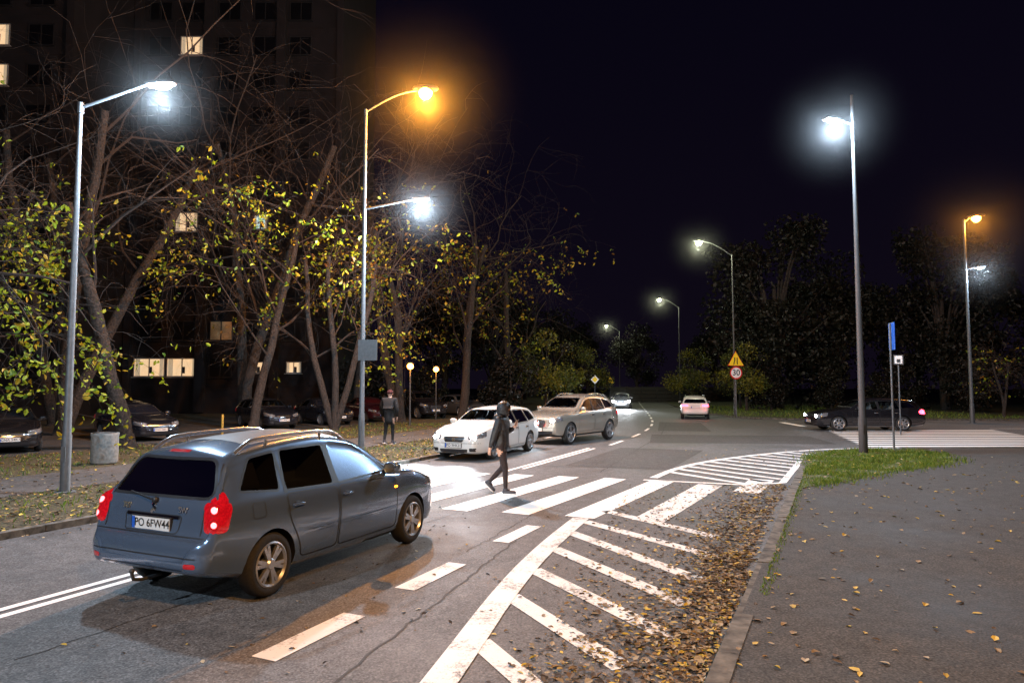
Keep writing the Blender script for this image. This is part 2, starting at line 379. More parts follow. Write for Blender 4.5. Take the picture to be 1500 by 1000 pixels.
gb=B(); n=0
while n<22000:
    p=(R.uniform(5.8,13.4),R.uniform(14,23))
    q=(p[0]+R.gauss(0,.22),p[1]+R.gauss(0,.22))
    if not inpoly(q,ISL) or p[0]<kx(p[1])+.08 and p[1]<18: continue
    cl=math.sin(p[0]*2.3+1)*math.sin(p[1]*2.9)+.6*math.sin(p[0]*5.1)*math.sin(p[1]*4.3+2)+R.gauss(0,.4)
    if cl<-.5: n+=1; continue
    blade(gb,p[0],p[1],.06,R.uniform(.04,.10)*(1.5 if cl>.7 else .9)); n+=1
for _ in range(900):
    y=R.uniform(7,15.5); x=kx(y)+.07+abs(R.gauss(0,.06)); blade(gb,x,y,PZ,R.uniform(.015,.04))
gb.obj('grass',m_grass,kind='stuff',smooth=False)
gb=B()
for _ in range(14000):
    x,y=lpt(.2,3.4) if R.random()<.4 else lpt(6.4,11.3)
    if math.sin(x*1.7)*math.sin(y*1.3+1)+R.gauss(0,.5)<-.1: continue
    blade(gb,x,y,.07,R.uniform(.04,.12))
for _ in range(9000):
    y=R.uniform(43.5,70); x=R.uniform(14.5,34)
    if y<46 and x<17.5: continue
    if x<14.9+.1*max(0,y-52): continue
    blade(gb,x,y,.07,R.uniform(.08,.22))
gb.obj('grass',m_grass,kind='stuff',smooth=False)
# ------------------------------------------------------------------ trees
def branch(tb,lb,p,d,length,r,depth,maxd,leafp,ls,lm,grav,sides,wig,zleaf,KK):
    n=7 if depth==0 else 5 if depth<3 else 4; P=[p];rr=[r]; dd=d.copy()
    if depth==2: leafp=leafp*R.choice((0,0,0,1.4,3.4))
    for i in range(n):
        dd=(dd+Vector((R.gauss(0,wig),R.gauss(0,wig),R.gauss(0,wig)-grav*depth+(.06 if depth==0 else 0)))*.6).normalized()
        P.append(P[-1]+dd*length/n); rr.append(r*(1-.62*(i+1)/n) if depth else r*(1-.45*(i+1)/n))
    (tb if depth<1 else lb).tube(P,rr,sides[min(depth,len(sides)-1)],0 if depth<1 else 4,cap=False)
    if depth>=maxd-1:
        for q in P[1:]:
            lp=leafp*(1 if q.z<zleaf else .06)
            if R.random()<lp:
                for _ in range(R.randint(1,4)):
                    leaf(lb,q+Vector((R.gauss(0,.08),R.gauss(0,.08),R.gauss(-.06,.06))),ls*R.uniform(.5,1.2),R.choices(range(len(lm)),lm)[0],flat=False)
    if depth<maxd:
        for j in range(KK[depth]):
            t=R.uniform(.32,1) if depth==0 else R.uniform(.2,1); i=min(int(t*n),n-1); q=P[i].lerp(P[i+1],t*n-i)
            az=R.uniform(0,6.28); perp=dd.orthogonal().normalized(); perp=Matrix.Rotation(az,3,dd)@perp
            nd_=(dd*R.uniform(.45,.95)+perp*R.uniform(.5,.95)+Vector((0,0,.15 if depth<1 else 0))).normalized()
            branch(tb,lb,q,nd_,length*R.uniform(.42,.66) if depth==0 else length*R.uniform(.5,.8),max(r*(.46 if depth else .40)*R.uniform(.7,1)*(1-.4*t),.006),depth+1,maxd,leafp,ls,lm,grav,sides,(.26 if depth==0 else wig+.05),zleaf,KK)
def tree(label,loc,h,r,seed,leafp=.5,ls=.2,lm=(5,3,2,1),maxd=4,stems=1,lean=(0,0),grav=.05,mats=LF,group='street trees',zleaf=9,KK=(7,5,4,3)):
    R.seed(seed); t=thing('tree',label,'tree',loc,0,group); tb=B();lb=B()
    for s in range(stems):
        d=Vector((lean[0]+(R.uniform(-.22,.22) if stems>1 else 0),lean[1]+(R.uniform(-.2,.2) if stems>1 else 0),1)).normalized()
        branch(tb,lb,Vector((0,0,-.05)),d,h*.68,r,0,maxd,leafp,ls,lm,grav,(10,5,4,3,3),.13,zleaf,KK)
    tb.tube([(0,0,-.05),(0,0,.12),(0,0,.5)],[r*1.6,r*1.2,r*.9],10,0,False)
    tb.obj('trunk',[m_bark],t,merge=False); lb.obj('crown',list(mats)+[m_twig]*(5-len(mats)),t,smooth=False)
    return t
tree('gnarled roadside tree with sparse yellow-green autumn leaves',(-12.9,23,.07),12.5,.26,5,.30,.18,(7,2,2,0),4,1,(.02,-.05),zleaf=9.5)
tree('bare-limbed autumn tree with bright green leaves beside path',(-15.6,16.8,.07),11,.22,21,.30,.16,(7,2,2,0),4,1,(.12,0),zleaf=9)
tree('slender roadside tree with thinning yellow leaves',(-11.7,31,.07),14,.22,8,.2,.19,(5,3,1,1),4,1,(.04,-.03),zleaf=9)
tree('multi-stemmed tree with yellow-green leaves beside parked cars',(-8.3,32,.07),12,.17,14,.2,.19,(6,3,1,1),4,3,(.0,-.04),zleaf=10,KK=(6,5,3,2))
BK=(5,5,3,2)
tree('tall roadside tree losing its ochre leaves',(-6.4,39.5,.07),17,.26,31,.22,.22,(3,3,1,2),4,2,zleaf=11,KK=(6,5,3,2))
tree('tall roadside tree losing its ochre leaves',(-3.2,44,.07),18,.26,36,.22,.23,(3,3,1,2),4,2,(.05,0),zleaf=12,KK=(6,5,3,2))
tree('tall roadside tree losing its ochre leaves',(-.5,53,.07),16,.28,41,.3,.26,(1,2,1,3),4,1,zleaf=12)
tree('tall bare tree with fine spreading twigs',(-19,29,.07),20,.28,52,.015,.2,(1,1,1,1),4,2,KK=BK)
tree('tall bare tree with fine spreading twigs',(-14,36,.07),23,.28,57,.015,.2,(1,1,1,1),4,2,KK=BK)
tree('tall bare tree with fine spreading twigs',(-24,36,.07),22,.28,58,.015,.2,(1,1,1,1),4,2,KK=BK)
tree('tall bare tree with fine spreading twigs',(-10,44,.07),24,.3,59,.015,.2,(1,1,1,1),4,1,KK=BK)
tree('bare small tree on grass beside side road',(33,46,.07),5.5,.1,61,.05,.2,(1,1,1,1),3,2)
R.seed(3)
def bushy(seed,h,w,n,mats,ls,trunk=.2,clumps=16,droop=False):
    R.seed(seed); t=B(); c=B()
    t.tube([(0,0,-.1),(.1,0,h*.25),(0,.1,h*.6)],[trunk,trunk*.7,trunk*.3],8)
    for k in range(clumps):
        a=R.uniform(0,6.28); rr=w*math.sqrt(R.random())*.75; z=h*R.uniform(.25,.95); rr*=math.sin(math.pi*min(1,max(.15,(z/h-.12)/.88)))**.6
        cx,cy=rr*math.cos(a),rr*math.sin(a); s=w*R.uniform(.16,.38)
        t.tube([(0,0,h*.3*R.uniform(.5,1.3)),(cx*.5,cy*.5,z*.75),(cx,cy,z)],[trunk*.35,trunk*.2,.02],5)
        mi=R.choices(range(len(mats)),(3,3,1)[:len(mats)])[0]
        for _ in range(n//clumps):
            v=Vector((R.gauss(0,1),R.gauss(0,1),R.gauss(0,.8))).normalized()*s*R.random()**.4
            if droop: v.z=-abs(v.z)*2.2
            leaf(c,(cx+v.x,cy+v.y,max(.1,z+v.z)),ls*R.uniform(.6,1.3),mi if R.random()<.7 else R.randrange(len(mats)),flat=False,asp=.7)
    return t.mesh('trunk',[m_bark]),c.mesh('crown',mats,False)
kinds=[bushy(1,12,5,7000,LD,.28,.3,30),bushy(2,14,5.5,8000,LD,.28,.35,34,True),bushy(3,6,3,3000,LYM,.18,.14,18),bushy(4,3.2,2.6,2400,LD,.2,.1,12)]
def plant(kind,loc,rz,s,label,name='tree',cat='tree',group='background trees'):
    t=thing(name,label,cat,loc,rz,group); t.scale=(s,)*3
    O('trunk',kinds[kind][0],t); O('crown',kinds[kind][1],t)
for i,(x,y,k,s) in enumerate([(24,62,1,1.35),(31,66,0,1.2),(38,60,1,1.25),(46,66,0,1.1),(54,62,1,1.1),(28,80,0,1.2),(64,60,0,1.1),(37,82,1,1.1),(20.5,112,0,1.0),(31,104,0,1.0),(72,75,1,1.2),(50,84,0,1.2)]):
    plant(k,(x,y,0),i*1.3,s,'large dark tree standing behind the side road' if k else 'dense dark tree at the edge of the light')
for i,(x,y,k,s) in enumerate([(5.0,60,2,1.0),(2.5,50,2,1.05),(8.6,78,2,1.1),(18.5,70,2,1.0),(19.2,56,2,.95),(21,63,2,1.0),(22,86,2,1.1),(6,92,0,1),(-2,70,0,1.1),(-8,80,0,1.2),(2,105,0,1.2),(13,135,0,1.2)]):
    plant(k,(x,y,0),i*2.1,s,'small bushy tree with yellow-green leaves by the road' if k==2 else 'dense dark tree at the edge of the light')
for i,(x,y) in enumerate([(26,56),(31,55),(36,54),(42,55),(48,56),(22,58),(54,56),(60,57),(0,47),(-6,50),(-10,46)]):
    plant(3,(x,y,0),i*1.7,1+.1*(i%3),'low dark shrub at the grass edge','shrub','bush','shrubs')
R.seed(99)
# ------------------------------------------------------------------ buildings
m_wallA=M('rendered_panel_wall',(.007,.005,.006),.95,0,.25,.8,.1,c2=(.011,.008,.009),world=True); m_wallB=M('rendered_panel_band',(.011,.008,.009),.95,0,.18,1.2,.1,world=True)
m_frame=M('window_frame',(.010,.009,.010),.7,0,.1,20); m_win=M('dark_window',(.004,.004,.005),.35,0,.3,2); m_frl=M('window_frame_light',(.35,.33,.3),.6,0,.1,20)
m_litw=M('lit_window_warm',(.8,.7,.5),.5,0,.2,2,emit=(1,.66,.36),es=.8); m_litc=M('lit_window_cool',(.7,.8,.8),.5,0,.2,2,emit=(.65,.95,.9),es=1.1); m_litd=M('lit_window_dim',(.6,.4,.2),.5,0,.2,2,emit=(1,.45,.15),es=.03)
m_curt=M('curtain',(.5,.45,.38),.8,0,.25,25,emit=(1,.75,.45),es=.35)
def winmesh(g,w=1.7,h=1.45):
    b=B(); b.box((0,-.02,0),(w,.04,h),1)
    for x in (-w/2,0,w/2): b.box((x,-.06,0),(.07,.06,h+.07),0)
    for z in (-h/2,h/2): b.box((0,-.062,z),(w+.07,.055,.07),0)
    b.box((0,-.12,-h/2-.08),(w+.25,.24,.05),0)
    lit=g in (m_litw,m_litc)
    if lit:
        b.box((-w*.38,-.045,0),(w*.16,.02,h*.94),2); b.box((w*.40,-.045,0),(w*.12,.02,h*.94),2); b.box((.1,-.044,-.2),(.25,.018,.5),3)
    return b.mesh('window',[m_frl if lit else m_frame,g,m_curt,m_cabin],False)
W0,W1,W2,W3=[winmesh(g) for g in (m_win,m_litw,m_litc,m_litd)]
W4=winmesh(m_litc,1.0,1.1); W5=winmesh(m_litw,1.1,.8); W6=winmesh(m_litw,2.3,1.35)
def block(x0,x1,y,depth,cols,rows,lit,label):
    t=thing('apartment_building',label,'building',((x0+x1)/2,y,0)); w=x1-x0; H=3.5+2.8*rows; b=B()
    b.box((0,depth/2,H/2),(w,depth,H),0); b.box((0,depth/2,H+.2),(w+.5,depth+.5,.4),1); b.box((0,-.06,.6),(w,.12,1.2),1)
    for r in range(rows): b.box((0,-.03,2.2+2.8*r),(w,.05,.12),1)
    n=len(cols); xs=[c-(x0+x1)/2 for c in cols]
    for i in range(1,n-1,2): b.box(((xs[i]+xs[i+1])/2,-.25,H/2),(.7,.5,H-.3),1)
    b.box((-w/2+.2,-.2,H/2),(.5,.5,H-.1),1); b.box((w/2-.2,-.2,H/2),(.5,.5,H-.1),1)
    b.obj('wall',[m_wallA,m_wallB],t,smooth=False)
    for r in range(rows):
        for c in range(n):
            me={None:W0,'w':W1,'c':W4,'d':W3,'s':W5,'x':W6}[lit.get((c,r))]
            O('window',me,t,(xs[c],0,3.55+2.8*r))
block(-50,-29.6,45,12,[-47,-44,-41,-38,-35,-32],12,{(4,7):'w',(4,8):'w',(4,1):'d',(2,2):'d'},'tall brown apartment block with a few lit windows')
block(-29.4,-13.2,52,12,[-27.6,-25.1,-22.2,-19.4,-16.6],13,{(1,4):'w',(3,4):'c',(1,9):'w',(0,0):'x',(1,0):'x',(3,0):'s',(4,0):'s',(2,1):'d'},'tall apartment block with lit windows behind bare trees')
m_fen=M('dark_concrete',(.03,.029,.026),.9,0,.3,6)
t=thing('fence','concrete panel fence behind the far bend','fence',(22,93,0),math.radians(12))
b=B()
for i in range(9): b.box((i*2.2-9,0,1.05),(.18,.2,2.1),0)
b.obj('fence_post',m_fen,t,smooth=False,kind='stuff')
b=B()
for i in range(8):
    for k in range(4): b.box((i*2.2-7.9,0,.28+.5*k),(2.0,.07,.46),0)
b.obj('fence_panel',m_fen,t,smooth=False,kind='stuff')
# ------------------------------------------------------------------ street lamps
def glow_volume(name,d0,p):  # made-up scattering volume for lamp glow, thinning outwards from its centre
    m=bpy.data.materials.new(name); m.use_nodes=True; nt=m.node_tree; nt.nodes.clear(); L=nt.links.new
    o_=nd(nt,'ShaderNodeOutputMaterial'); v=nd(nt,'ShaderNodeVolumeScatter'); v.inputs['Anisotropy'].default_value=.2
    tc=nd(nt,'ShaderNodeTexCoord'); ln=nd(nt,'ShaderNodeVectorMath',operation='LENGTH'); L(tc.outputs['Object'],ln.inputs[0])
    s=nd(nt,'ShaderNodeMath',operation='SUBTRACT',use_clamp=True); s.inputs[0].default_value=1; L(ln.outputs['Value'],s.inputs[1])
    q=nd(nt,'ShaderNodeMath',operation='POWER'); q.inputs[1].default_value=p; L(s.outputs[0],q.inputs[0])
    u=nd(nt,'ShaderNodeMath',operation='MULTIPLY'); u.inputs[1].default_value=d0; L(q.outputs[0],u.inputs[0]); L(u.outputs[0],v.inputs['Density'])
    L(v.outputs[0],o_.inputs['Volume']); return m
MI=glow_volume('lamp_glow_volume',.011,3.0)
bS=B(); bS.sup((0,0,0),(1,1,1),1,28); meS=bS.mesh('lamp_glow_volume',[MI])
def halo(par,p,r):  # adds a glow sphere around a lamp in place of lens glare
    o=O('lamp_glow_volume',meS,par,p); o.scale=(r,r,r)
def headLED(par,p,ang,e=m_white_e,s=1):
    rot=Matrix.Rotation(ang,3,'Z')@Matrix.Rotation(-.12,3,'Y'); b=B()
    b.sup((0,0,0),(.29*s,.13*s,.045*s),.5,16,0,rot); b.sup((-.24*s,0,.0),(.12*s,.05*s,.045*s),.6,10,0,rot)
    h=b.obj('lamp_head',m_steeld,par,loc=p)
    b=B(); b.sup((0,0,0),(.17*s,.10*s,.075*s),.9,16,0,rot); b.obj('lens',e,h,loc=(.04*math.cos(ang),0,-.04*s)); return h
def headBowl(par,p,ang,e,s=1):
    rot=Matrix.Rotation(ang,3,'Z'); b=B()
    b.sup((0,0,.08),(.40*s,.16*s,.09*s),.8,16,0,rot); h=b.obj('lamp_head',m_steeld,par,loc=p)
    b=B(); b.sup((0,0,0),(.22*s,.18*s,.2*s),1,16,0,rot); b.obj('lens',e,h,loc=(0,0,-.06)); return h
def lamp(label,base,H,heads,mat=m_steel,group='street lamps',r=(.075,.04),hs=1,hal=2.6):
    t=thing('street_lamp',label,'street lamp',base,0,group)
    b=B(); b.tube([(0,0,0),(0,0,1.1),(0,0,1.15),(0,0,H)],[r[0]*1.25,r[0]*1.2,r[0],r[1]],12); b.lathe([(.2,.0),(.2,.03),(.13,.04)],12,axis='z'); b.box((0,-r[0]*1.2,.75),(.09,.02,.3),0)
    b.obj('pole',mat,t)
    for (z,dx,dy,rise,kind,pw,colr) in heads:
        a=math.atan2(dy,dx); l=math.hypot(dx,dy); b=B()
        P=[(0,0,z)]
        for i in range(1,9):
            u=i/8; P.append((dx*u,dy*u,z+rise*(math.sin(u*math.pi/2) if kind in('s','h') else u)))
        b.tube(P,[.033]*5+[.026]*4,8); b.tube([(0,0,z-.12),(0,0,z+.1)],.06,10); b.obj('arm',mat,t)
        hp=Vector((dx*1.0+math.cos(a)*.2,dy+math.sin(a)*.2,z+rise))
        if kind=='w': headLED(t,hp,a,s=hs)
        elif kind=='s': headBowl(t,hp,a,m_sod_e,1.15)
        else: headBowl(t,hp,a,m_warm_e,1.0)
        lp=hp+Vector((0,0,-.38)); light('POINT',t,lp,pw,colr,.14)
        if hal: halo(t,lp+Vector((0,0,.2)),hal*(1.7 if kind=='s' else 1))
    return t
CW=(.62,.81,1.0); CS=(1,.36,.035); CH=(.95,1,.66)
lamp('grey steel lamp post with cool white head beside verge',(-8.74,13.5,.07),7.75,[(7.7,1.35,.1,.55,'w',3300,CW)],hal=1.8)
lamp('tall lamp post with orange sodium head and lower white head',(-5.04,23,.07),11.6,[(11.5,1.85,0,.75,'s',13000,CS),(8.1,1.75,0,.35,'w',6200,CW)],r=(.085,.048),hal=2.4)
lamp('tall grey lamp post with white head on grass island',(10.8,21.15,.06),11.3,[(10.35,-.45,-.1,.1,'w',6000,CW)],m_steeld,r=(.105,.045),hs=1.1,hal=2.5)
lamp('lamp post with orange upper head and white lower head',(26.5,39.5,0),11.9,[(11.7,.35,-.2,.25,'s',2200,CS),(8.9,.4,-.3,.1,'w',1300,CW)],r=(.10,.06),hal=3.2)
lamp('dark curved lamp post with greenish white head by bend',(15.3,47,.07),11.2,[(11.1,-2.1,0,1.0,'h',1900,CH)],m_steeld,hal=3)
lamp('distant curved lamp post with greenish white head',(18.9,77,.07),11.0,[(10.9,-2.0,0,1.0,'h',1700,CH)],m_steeld,hal=3.6)
lamp('distant curved lamp post with greenish white head',(17.5,111,.07),11.0,[(10.9,-1.9,0,1.0,'h',1400,CH)],m_steeld,hal=4)
lamp('grey steel lamp post with cool white head beside verge',(-13.2,-3.2,.07),8.3,[(8.2,3.0,.1,.4,'w',7000,CW)],hal=None)
lamp('tall lamp post with orange sodium head beside pavement',(6.5,-3.5,.06),10.5,[(10.4,-1.8,0,.6,'s',8500,(1,.47,.14))],hal=None)
for (x,y,p) in [(-5.3,35.6,110),(-4.7,42.3,110)]:
    t=thing('park_lamp','short orange sodium lamp near parked cars','lamp',(x,y,.07),0,'low orange lamps'); b=B(); b.tube([(0,0,0),(0,0,2.95)],[.05,.035],8); b.obj('pole',m_steeld,t)
    b=B(); b.sup((0,0,3.1),(.17,.17,.16),1,14); b.obj('lamp_globe',m_sod_e,t); b=B(); b.lathe([(.01,3.34),(.22,3.28),(.22,3.26)],14,axis='z'); b.obj('lamp_cap',m_steeld,t)
    light('POINT',t,(0,-.27,2.95),p,CS,.12)
# ------------------------------------------------------------------ signs, bin
def sgn(label,loc,rz,H,group=None):
    t=thing('road_sign',label,'road sign',loc,rz,group); b=B(); b.tube([(0,0.05,0),(0,.05,H)],.032,10); b.obj('post',m_steel,t); return t
t=sgn('blue crossing sign seen edge on, thin grey post',(12.55,22.5,.06),math.radians(76),4.15,'road signs')
b=B(); b.box((0,0,3.72),(.62,.02,.9),0); b.obj('sign_plate',m_blue,t,smooth=False)
b=B(); b.add([(-.2,-.014,3.45),(.2,-.014,3.45),(0,-.014,3.95)],[(0,1,2)]); b.obj('sign_symbol',m_whitep,t,smooth=False)
t=sgn('small square sign on thin post by side road',(17.1,30.2,.004),math.radians(-20),3.5,'road signs')
b=B(); b.box((0,0,3.3),(.40,.02,.44),0); b.box((0,-.012,3.3),(.30,.01,.34),1); b.box((0,-.018,3.25),(.14,.006,.16),0); b.obj('sign_plate',[m_steeld,m_whitep],t,smooth=False)
t=sgn('round thirty limit sign under yellow narrowing triangle',(14.95,45.6,.07),math.radians(6),4.1,'road signs')
b=B(); b.lathe([(0,0),(.42,0),(.42,-.02),(.35,-.022),(.0,-.022)],28,0,'y',(0,0,2.95)); b.obj('speed_limit_plate',m_sred,t)
b=B(); b.lathe([(0,-.026),(.345,-.026)],28,0,'y',(0,0,2.95)); b.obj('sign_face',m_whitep,t)
text('30',.54,m_black,t,Matrix.Translation((0,-.03,2.95))@Matrix.Rotation(math.pi/2,4,'X'))
b=B(); b.add([(-.56,0,3.42),(.56,0,3.42),(0,0,4.4),(-.56,.02,3.42),(.56,.02,3.42),(0,.02,4.4)],[(0,1,2),(3,5,4),(0,3,4,1),(1,4,5,2),(2,5,3,0)]); b.obj('warning_triangle',m_sred,t,smooth=False)
b=B(); b.add([(-.52,-.006,3.445),(.52,-.006,3.445),(0,-.006,4.35)],[(0,1,2)]); b.obj('sign_face',m_yel,t,smooth=False)
b=B()
b.add([(-.17,-.01,3.52),(-.09,-.01,3.52),(-.08,-.01,3.68),(-.03,-.01,3.78),(-.03,-.01,3.98),(-.10,-.01,3.98),(-.10,-.01,3.80),(-.15,-.01,3.68)],[tuple(range(8))])
b.add([(.06,-.01,3.52),(.13,-.01,3.52),(.13,-.01,3.96),(.06,-.01,3.96)],[(0,1,2,3)]); b.obj('sign_symbol',m_black,t,smooth=False)
t=sgn('diamond priority sign on grey post by far road',(8.0,66,.07),math.radians(10),3.0,'road signs')
b=B(); b.box((0,0,2.7),(.6,.02,.6),0,Matrix.Rotation(math.pi/4,3,'Y')); b.box((0,-.012,2.7),(.4,.02,.4),1,Matrix.Rotation(math.pi/4,3,'Y')); b.obj('sign_plate',[m_whitep,m_yel],t,smooth=False)
t=sgn('yellow warning triangle sign on far verge',(11.2,78,.07),math.radians(10),3.2,'road signs')
b=B(); b.add([(-.45,0,2.4),(.45,0,2.4),(0,0,3.2)],[(0,1,2)]); b.obj('sign_plate',m_yel,t,smooth=False)
t=thing('road_sign','grey back of square sign clamped to lamp post','road sign',(-4.85,22.9,3.35),math.radians(-8),'road signs')
b=B(); b.box((0,0,0),(.66,.025,.7),0); b.box((0,.02,.15),(.5,.02,.04),1); b.box((0,.02,-.15),(.5,.02,.04),1); b.box((-.2,.05,.15),(.06,.12,.08),1);b.obj('sign_plate',[m_steel,m_steeld],t,smooth=False)
t=thing('litter_bin','round grey concrete litter bin on leafy grass','litter bin',(-10.95,18.5,.07))
b=B(); b.lathe([(.0,.02),(.30,.02),(.33,.06),(.33,.74),(.34,.76),(.34,.82),(.29,.82),(.28,.5),(0,.5)],28,axis='z'); b.obj('bin_body',M('bin_concrete',(.26,.26,.25),.9,0,.25,14,.4),t)
b=B(); b.lathe([(.285,.835),(.30,.84),(.30,.80),(.285,.80)],28,axis='z'); b.obj('bin_rim',m_steeld,t)
t=thing('bollard','short yellow metal bollard beside parking','bollard',(-11.6,27.5,.07)); b=B(); b.tube([(0,0,0),(0,0,.9),(0,0,.95)],[.05,.05,.03],12); b.lathe([(.11,0),(.11,.03),(.06,.035)],12,axis='z'); b.obj('bollard_post',M('faded_yellow',(.3,.19,.02),.6,0,.3,20),t)
# ------------------------------------------------------------------ cars
def pch(P):
    P=sorted(P); X=[p[0] for p in P];Y=[p[1] for p in P]; n=len(P); h=[X[i+1]-X[i] for i in range(n-1)]; dl=[(Y[i+1]-Y[i])/h[i] for i in range(n-1)]
    m=[0]*n; m[0]=dl[0]; m[-1]=dl[-1]
    for i in range(1,n-1): m[i]=0 if dl[i-1]*dl[i]<=0 else 2*dl[i-1]*dl[i]/(dl[i-1]+dl[i])
    def f(x):
        if x<=X[0]: return Y[0]
        if x>=X[-1]: return Y[-1]
        i=max(j for j in range(n-1) if X[j]<=x); t=(x-X[i])/h[i]
        return (2*t**3-3*t*t+1)*Y[i]+(t**3-2*t*t+t)*h[i]*m[i]+(-2*t**3+3*t*t)*Y[i+1]+(t**3-t*t)*h[i]*m[i+1]
    return f
def roundpoly(P,r=.05,n=4):
    out=[]; k=len(P)
    for i in range(k):
        a,p,c=Vector(P[i-1]),Vector(P[i]),Vector(P[(i+1)%k]); u=(a-p);v=(c-p); rr=min(r,u.length*.45,v.length*.45); s=p+u.normalized()*rr; e=p+v.normalized()*rr
        for j in range(n+1):
            t=j/n; out.append(tuple(s*(1-t)**2+p*2*t*(1-t)+e*t*t))
    return out
def ensure(P,step):
    P=list(P)+[P[0]]; return dens([tuple(p) for p in P],step)[:-1]
class Car:
    def __init__(s,sp): s.sp=sp; s.ft,s.fb,s.fw,s.fbelt=[pch(sp[k]) for k in('top','bot','w','belt')]; s.h=sp['L']/2
    def sect(s,x,ins=0,botmin=None):
        top=s.ft(x)-ins; bot=s.fb(x); W=s.fw(x)-ins*1.1
        if botmin: bot=botmin
        belt=min(s.fbelt(x),top-.025); belt=max(belt,bot+.01); h=belt-bot
        lo=[(0,bot),(W*.5,bot),(W*.84,bot),(W*.93,bot+.07*h),(W*.97,bot+.2*h),(W*.985,bot+.34*h),(W,bot+.5*h),(W,bot+.66*h),(W*.985,bot+.82*h),(W*.965,bot+.93*h),(W*.94,belt)]
        g=top-belt; Wb=W*.94; wt=Wb-g*s.sp['tumble']; cr=min(.05,g*.4); r=min(.10,(g-cr)*.6); zt=top-cr
        up=[]
        for t in(.12,.3,.5,.7,.86,1): up.append((Wb+(wt-Wb)*t,belt+(zt-r-belt)*t))
        for a in(25,50,72,90):
            a=math.radians(a); up.append((wt-r*1.2*(1-math.cos(a)),zt-r+r*math.sin(a)))
        y0=up[-1][0]
        for f in(.8,.55,.28,0): up.append((y0*f,zt+cr*(1-f*f)))
        pts=lo+up; full=pts+[(-y,z) for y,z in reversed(pts[1:-1])]
        out=[]
        kxx=.16*max(-.5,min(1,x/s.h*1.4))
        for y,z in full:
            u=min(1,max(0,(z-belt)/.12)); out.append((x-kxx*(y/max(W,.1))**2*u,y,z))
        return out
    def loft(s,x0,x1,ins=0,botmin=None,n=64):
        xs=[x0+(x1-x0)*i/n for i in range(n+1)]
        if ins==0: 
            for e in(.006,.015,.025,.04,.055,.075,.095,.12,.15,.18,.23): xs+=[x0+e,x1-e]
        xs=sorted(set(round(x,4) for x in xs)); q=[xs[0]]
        for x in xs[1:]:
            if x-q[-1]>.0045:q.append(x)
        xs=q; S=[s.sect(x,ins,botmin) for x in xs]; m=len(S[0]); b=B(); V=[p for c in S for p in c]; F=[]
        for i in range(len(S)-1):
            for k in range(m): F.append((i*m+k,i*m+(k+1)%m,(i+1)*m+(k+1)%m,(i+1)*m+k))
        for base,sg in((0,0),((len(S)-1)*m,1)):
            c=len(V); V.append(tuple(sum((Vector(p) for p in (S[-1] if sg else S[0])),Vector())/m))
            for k in range(m): F.append((base+k,base+(k+1)%m,c))
        b.add(V,F); return b
    def hit(s,o,d):
        h=s.bvh.ray_cast(o,d)
        if h[0] is None:
            h=s.bvh.find_nearest(o+d*(5-s.sp['L']*.4)); 
        return h[0]
    def side(s,sg): return lambda a,z:(Vector((a,sg*5,z)),Vector((0,-sg,0)))
    def rear(s): return lambda a,z:(Vector((-6,a,z)),Vector((1,0,0)))
    def front(s): return lambda a,z:(Vector((6,a,z)),Vector((-1,0,0)))
    def topm(s): return lambda a,z:(Vector((a,z,5)),Vector((0,0,-1)))
    def diag(s,sg,e):
        D=Vector((e*.7071,-sg*.7071,0));A=Vector((-e*.7071,-sg*.7071,0)); return lambda a,z:(A*a+Vector((0,0,z))-D*6,D)
    def patch(s,b,f,P,o0,o1,rings=5,step=.04,mi=0):
        P=ensure(P,step); c=Vector((sum(p[0] for p in P)/len(P),sum(p[1] for p in P)/len(P))); V=[];n=len(P)
        for r in range(rings):
            k=1-r/rings
            for p in P:
                q=c+(Vector(p)-c)*k; o,d=f(q.x,q.y); V.append(s.hit(o,d)-d*(o0 if r==0 else o1))
        o,d=f(c.x,c.y); V.append(s.hit(o,d)-d*o1); F=[]
        for r in range(rings-1):
            for k in range(n): F.append((r*n+k,r*n+(k+1)%n,(r+1)*n+(k+1)%n,(r+1)*n+k))
        for k in range(n): F.append(((rings-1)*n+k,(rings-1)*n+(k+1)%n,len(V)-1))
        b.add(V,F,mi)
    def strip(s,b,f,P,w,off,closed=False,mi=0):
        if closed: P=ensure(P,.05); P=P+[P[0]]
        else: P=dens(P,.05)
        l=offs(P,w/2); r=offs(P,-w/2); V=[];n=len(P)
        for q in l+r: o,d=f(*q); V.append(s.hit(o,d)-d*off)
        b.add(V,[(i,i+1,n+i+1,n+i) for i in range(n-1)],mi)
def prism(b,f,P,t0,t1):
    n=len(P); b.add([f(p,t0) for p in P]+[f(p,t1) for p in P],[tuple(range(n)),tuple(range(2*n-1,n-1,-1))]+[(i,n+i,n+(i+1)%n,(i+1)%n) for i in range(n)])
def boolcut(me,cut,self_=False):
    o=bpy.data.objects.new('a',me); c=bpy.data.objects.new('c',cut); col.objects.link(o); col.objects.link(c)
    md=o.modifiers.new('b','BOOLEAN'); md.operation='DIFFERENCE'; md.solver='EXACT'; md.object=c; md.use_self=self_
    bpy.context.view_layer.update(); r=bpy.data.meshes.new_from_object(o.evaluated_get(bpy.context.evaluated_depsgraph_get()))
    bpy.data.objects.remove(o); bpy.data.objects.remove(c); return r
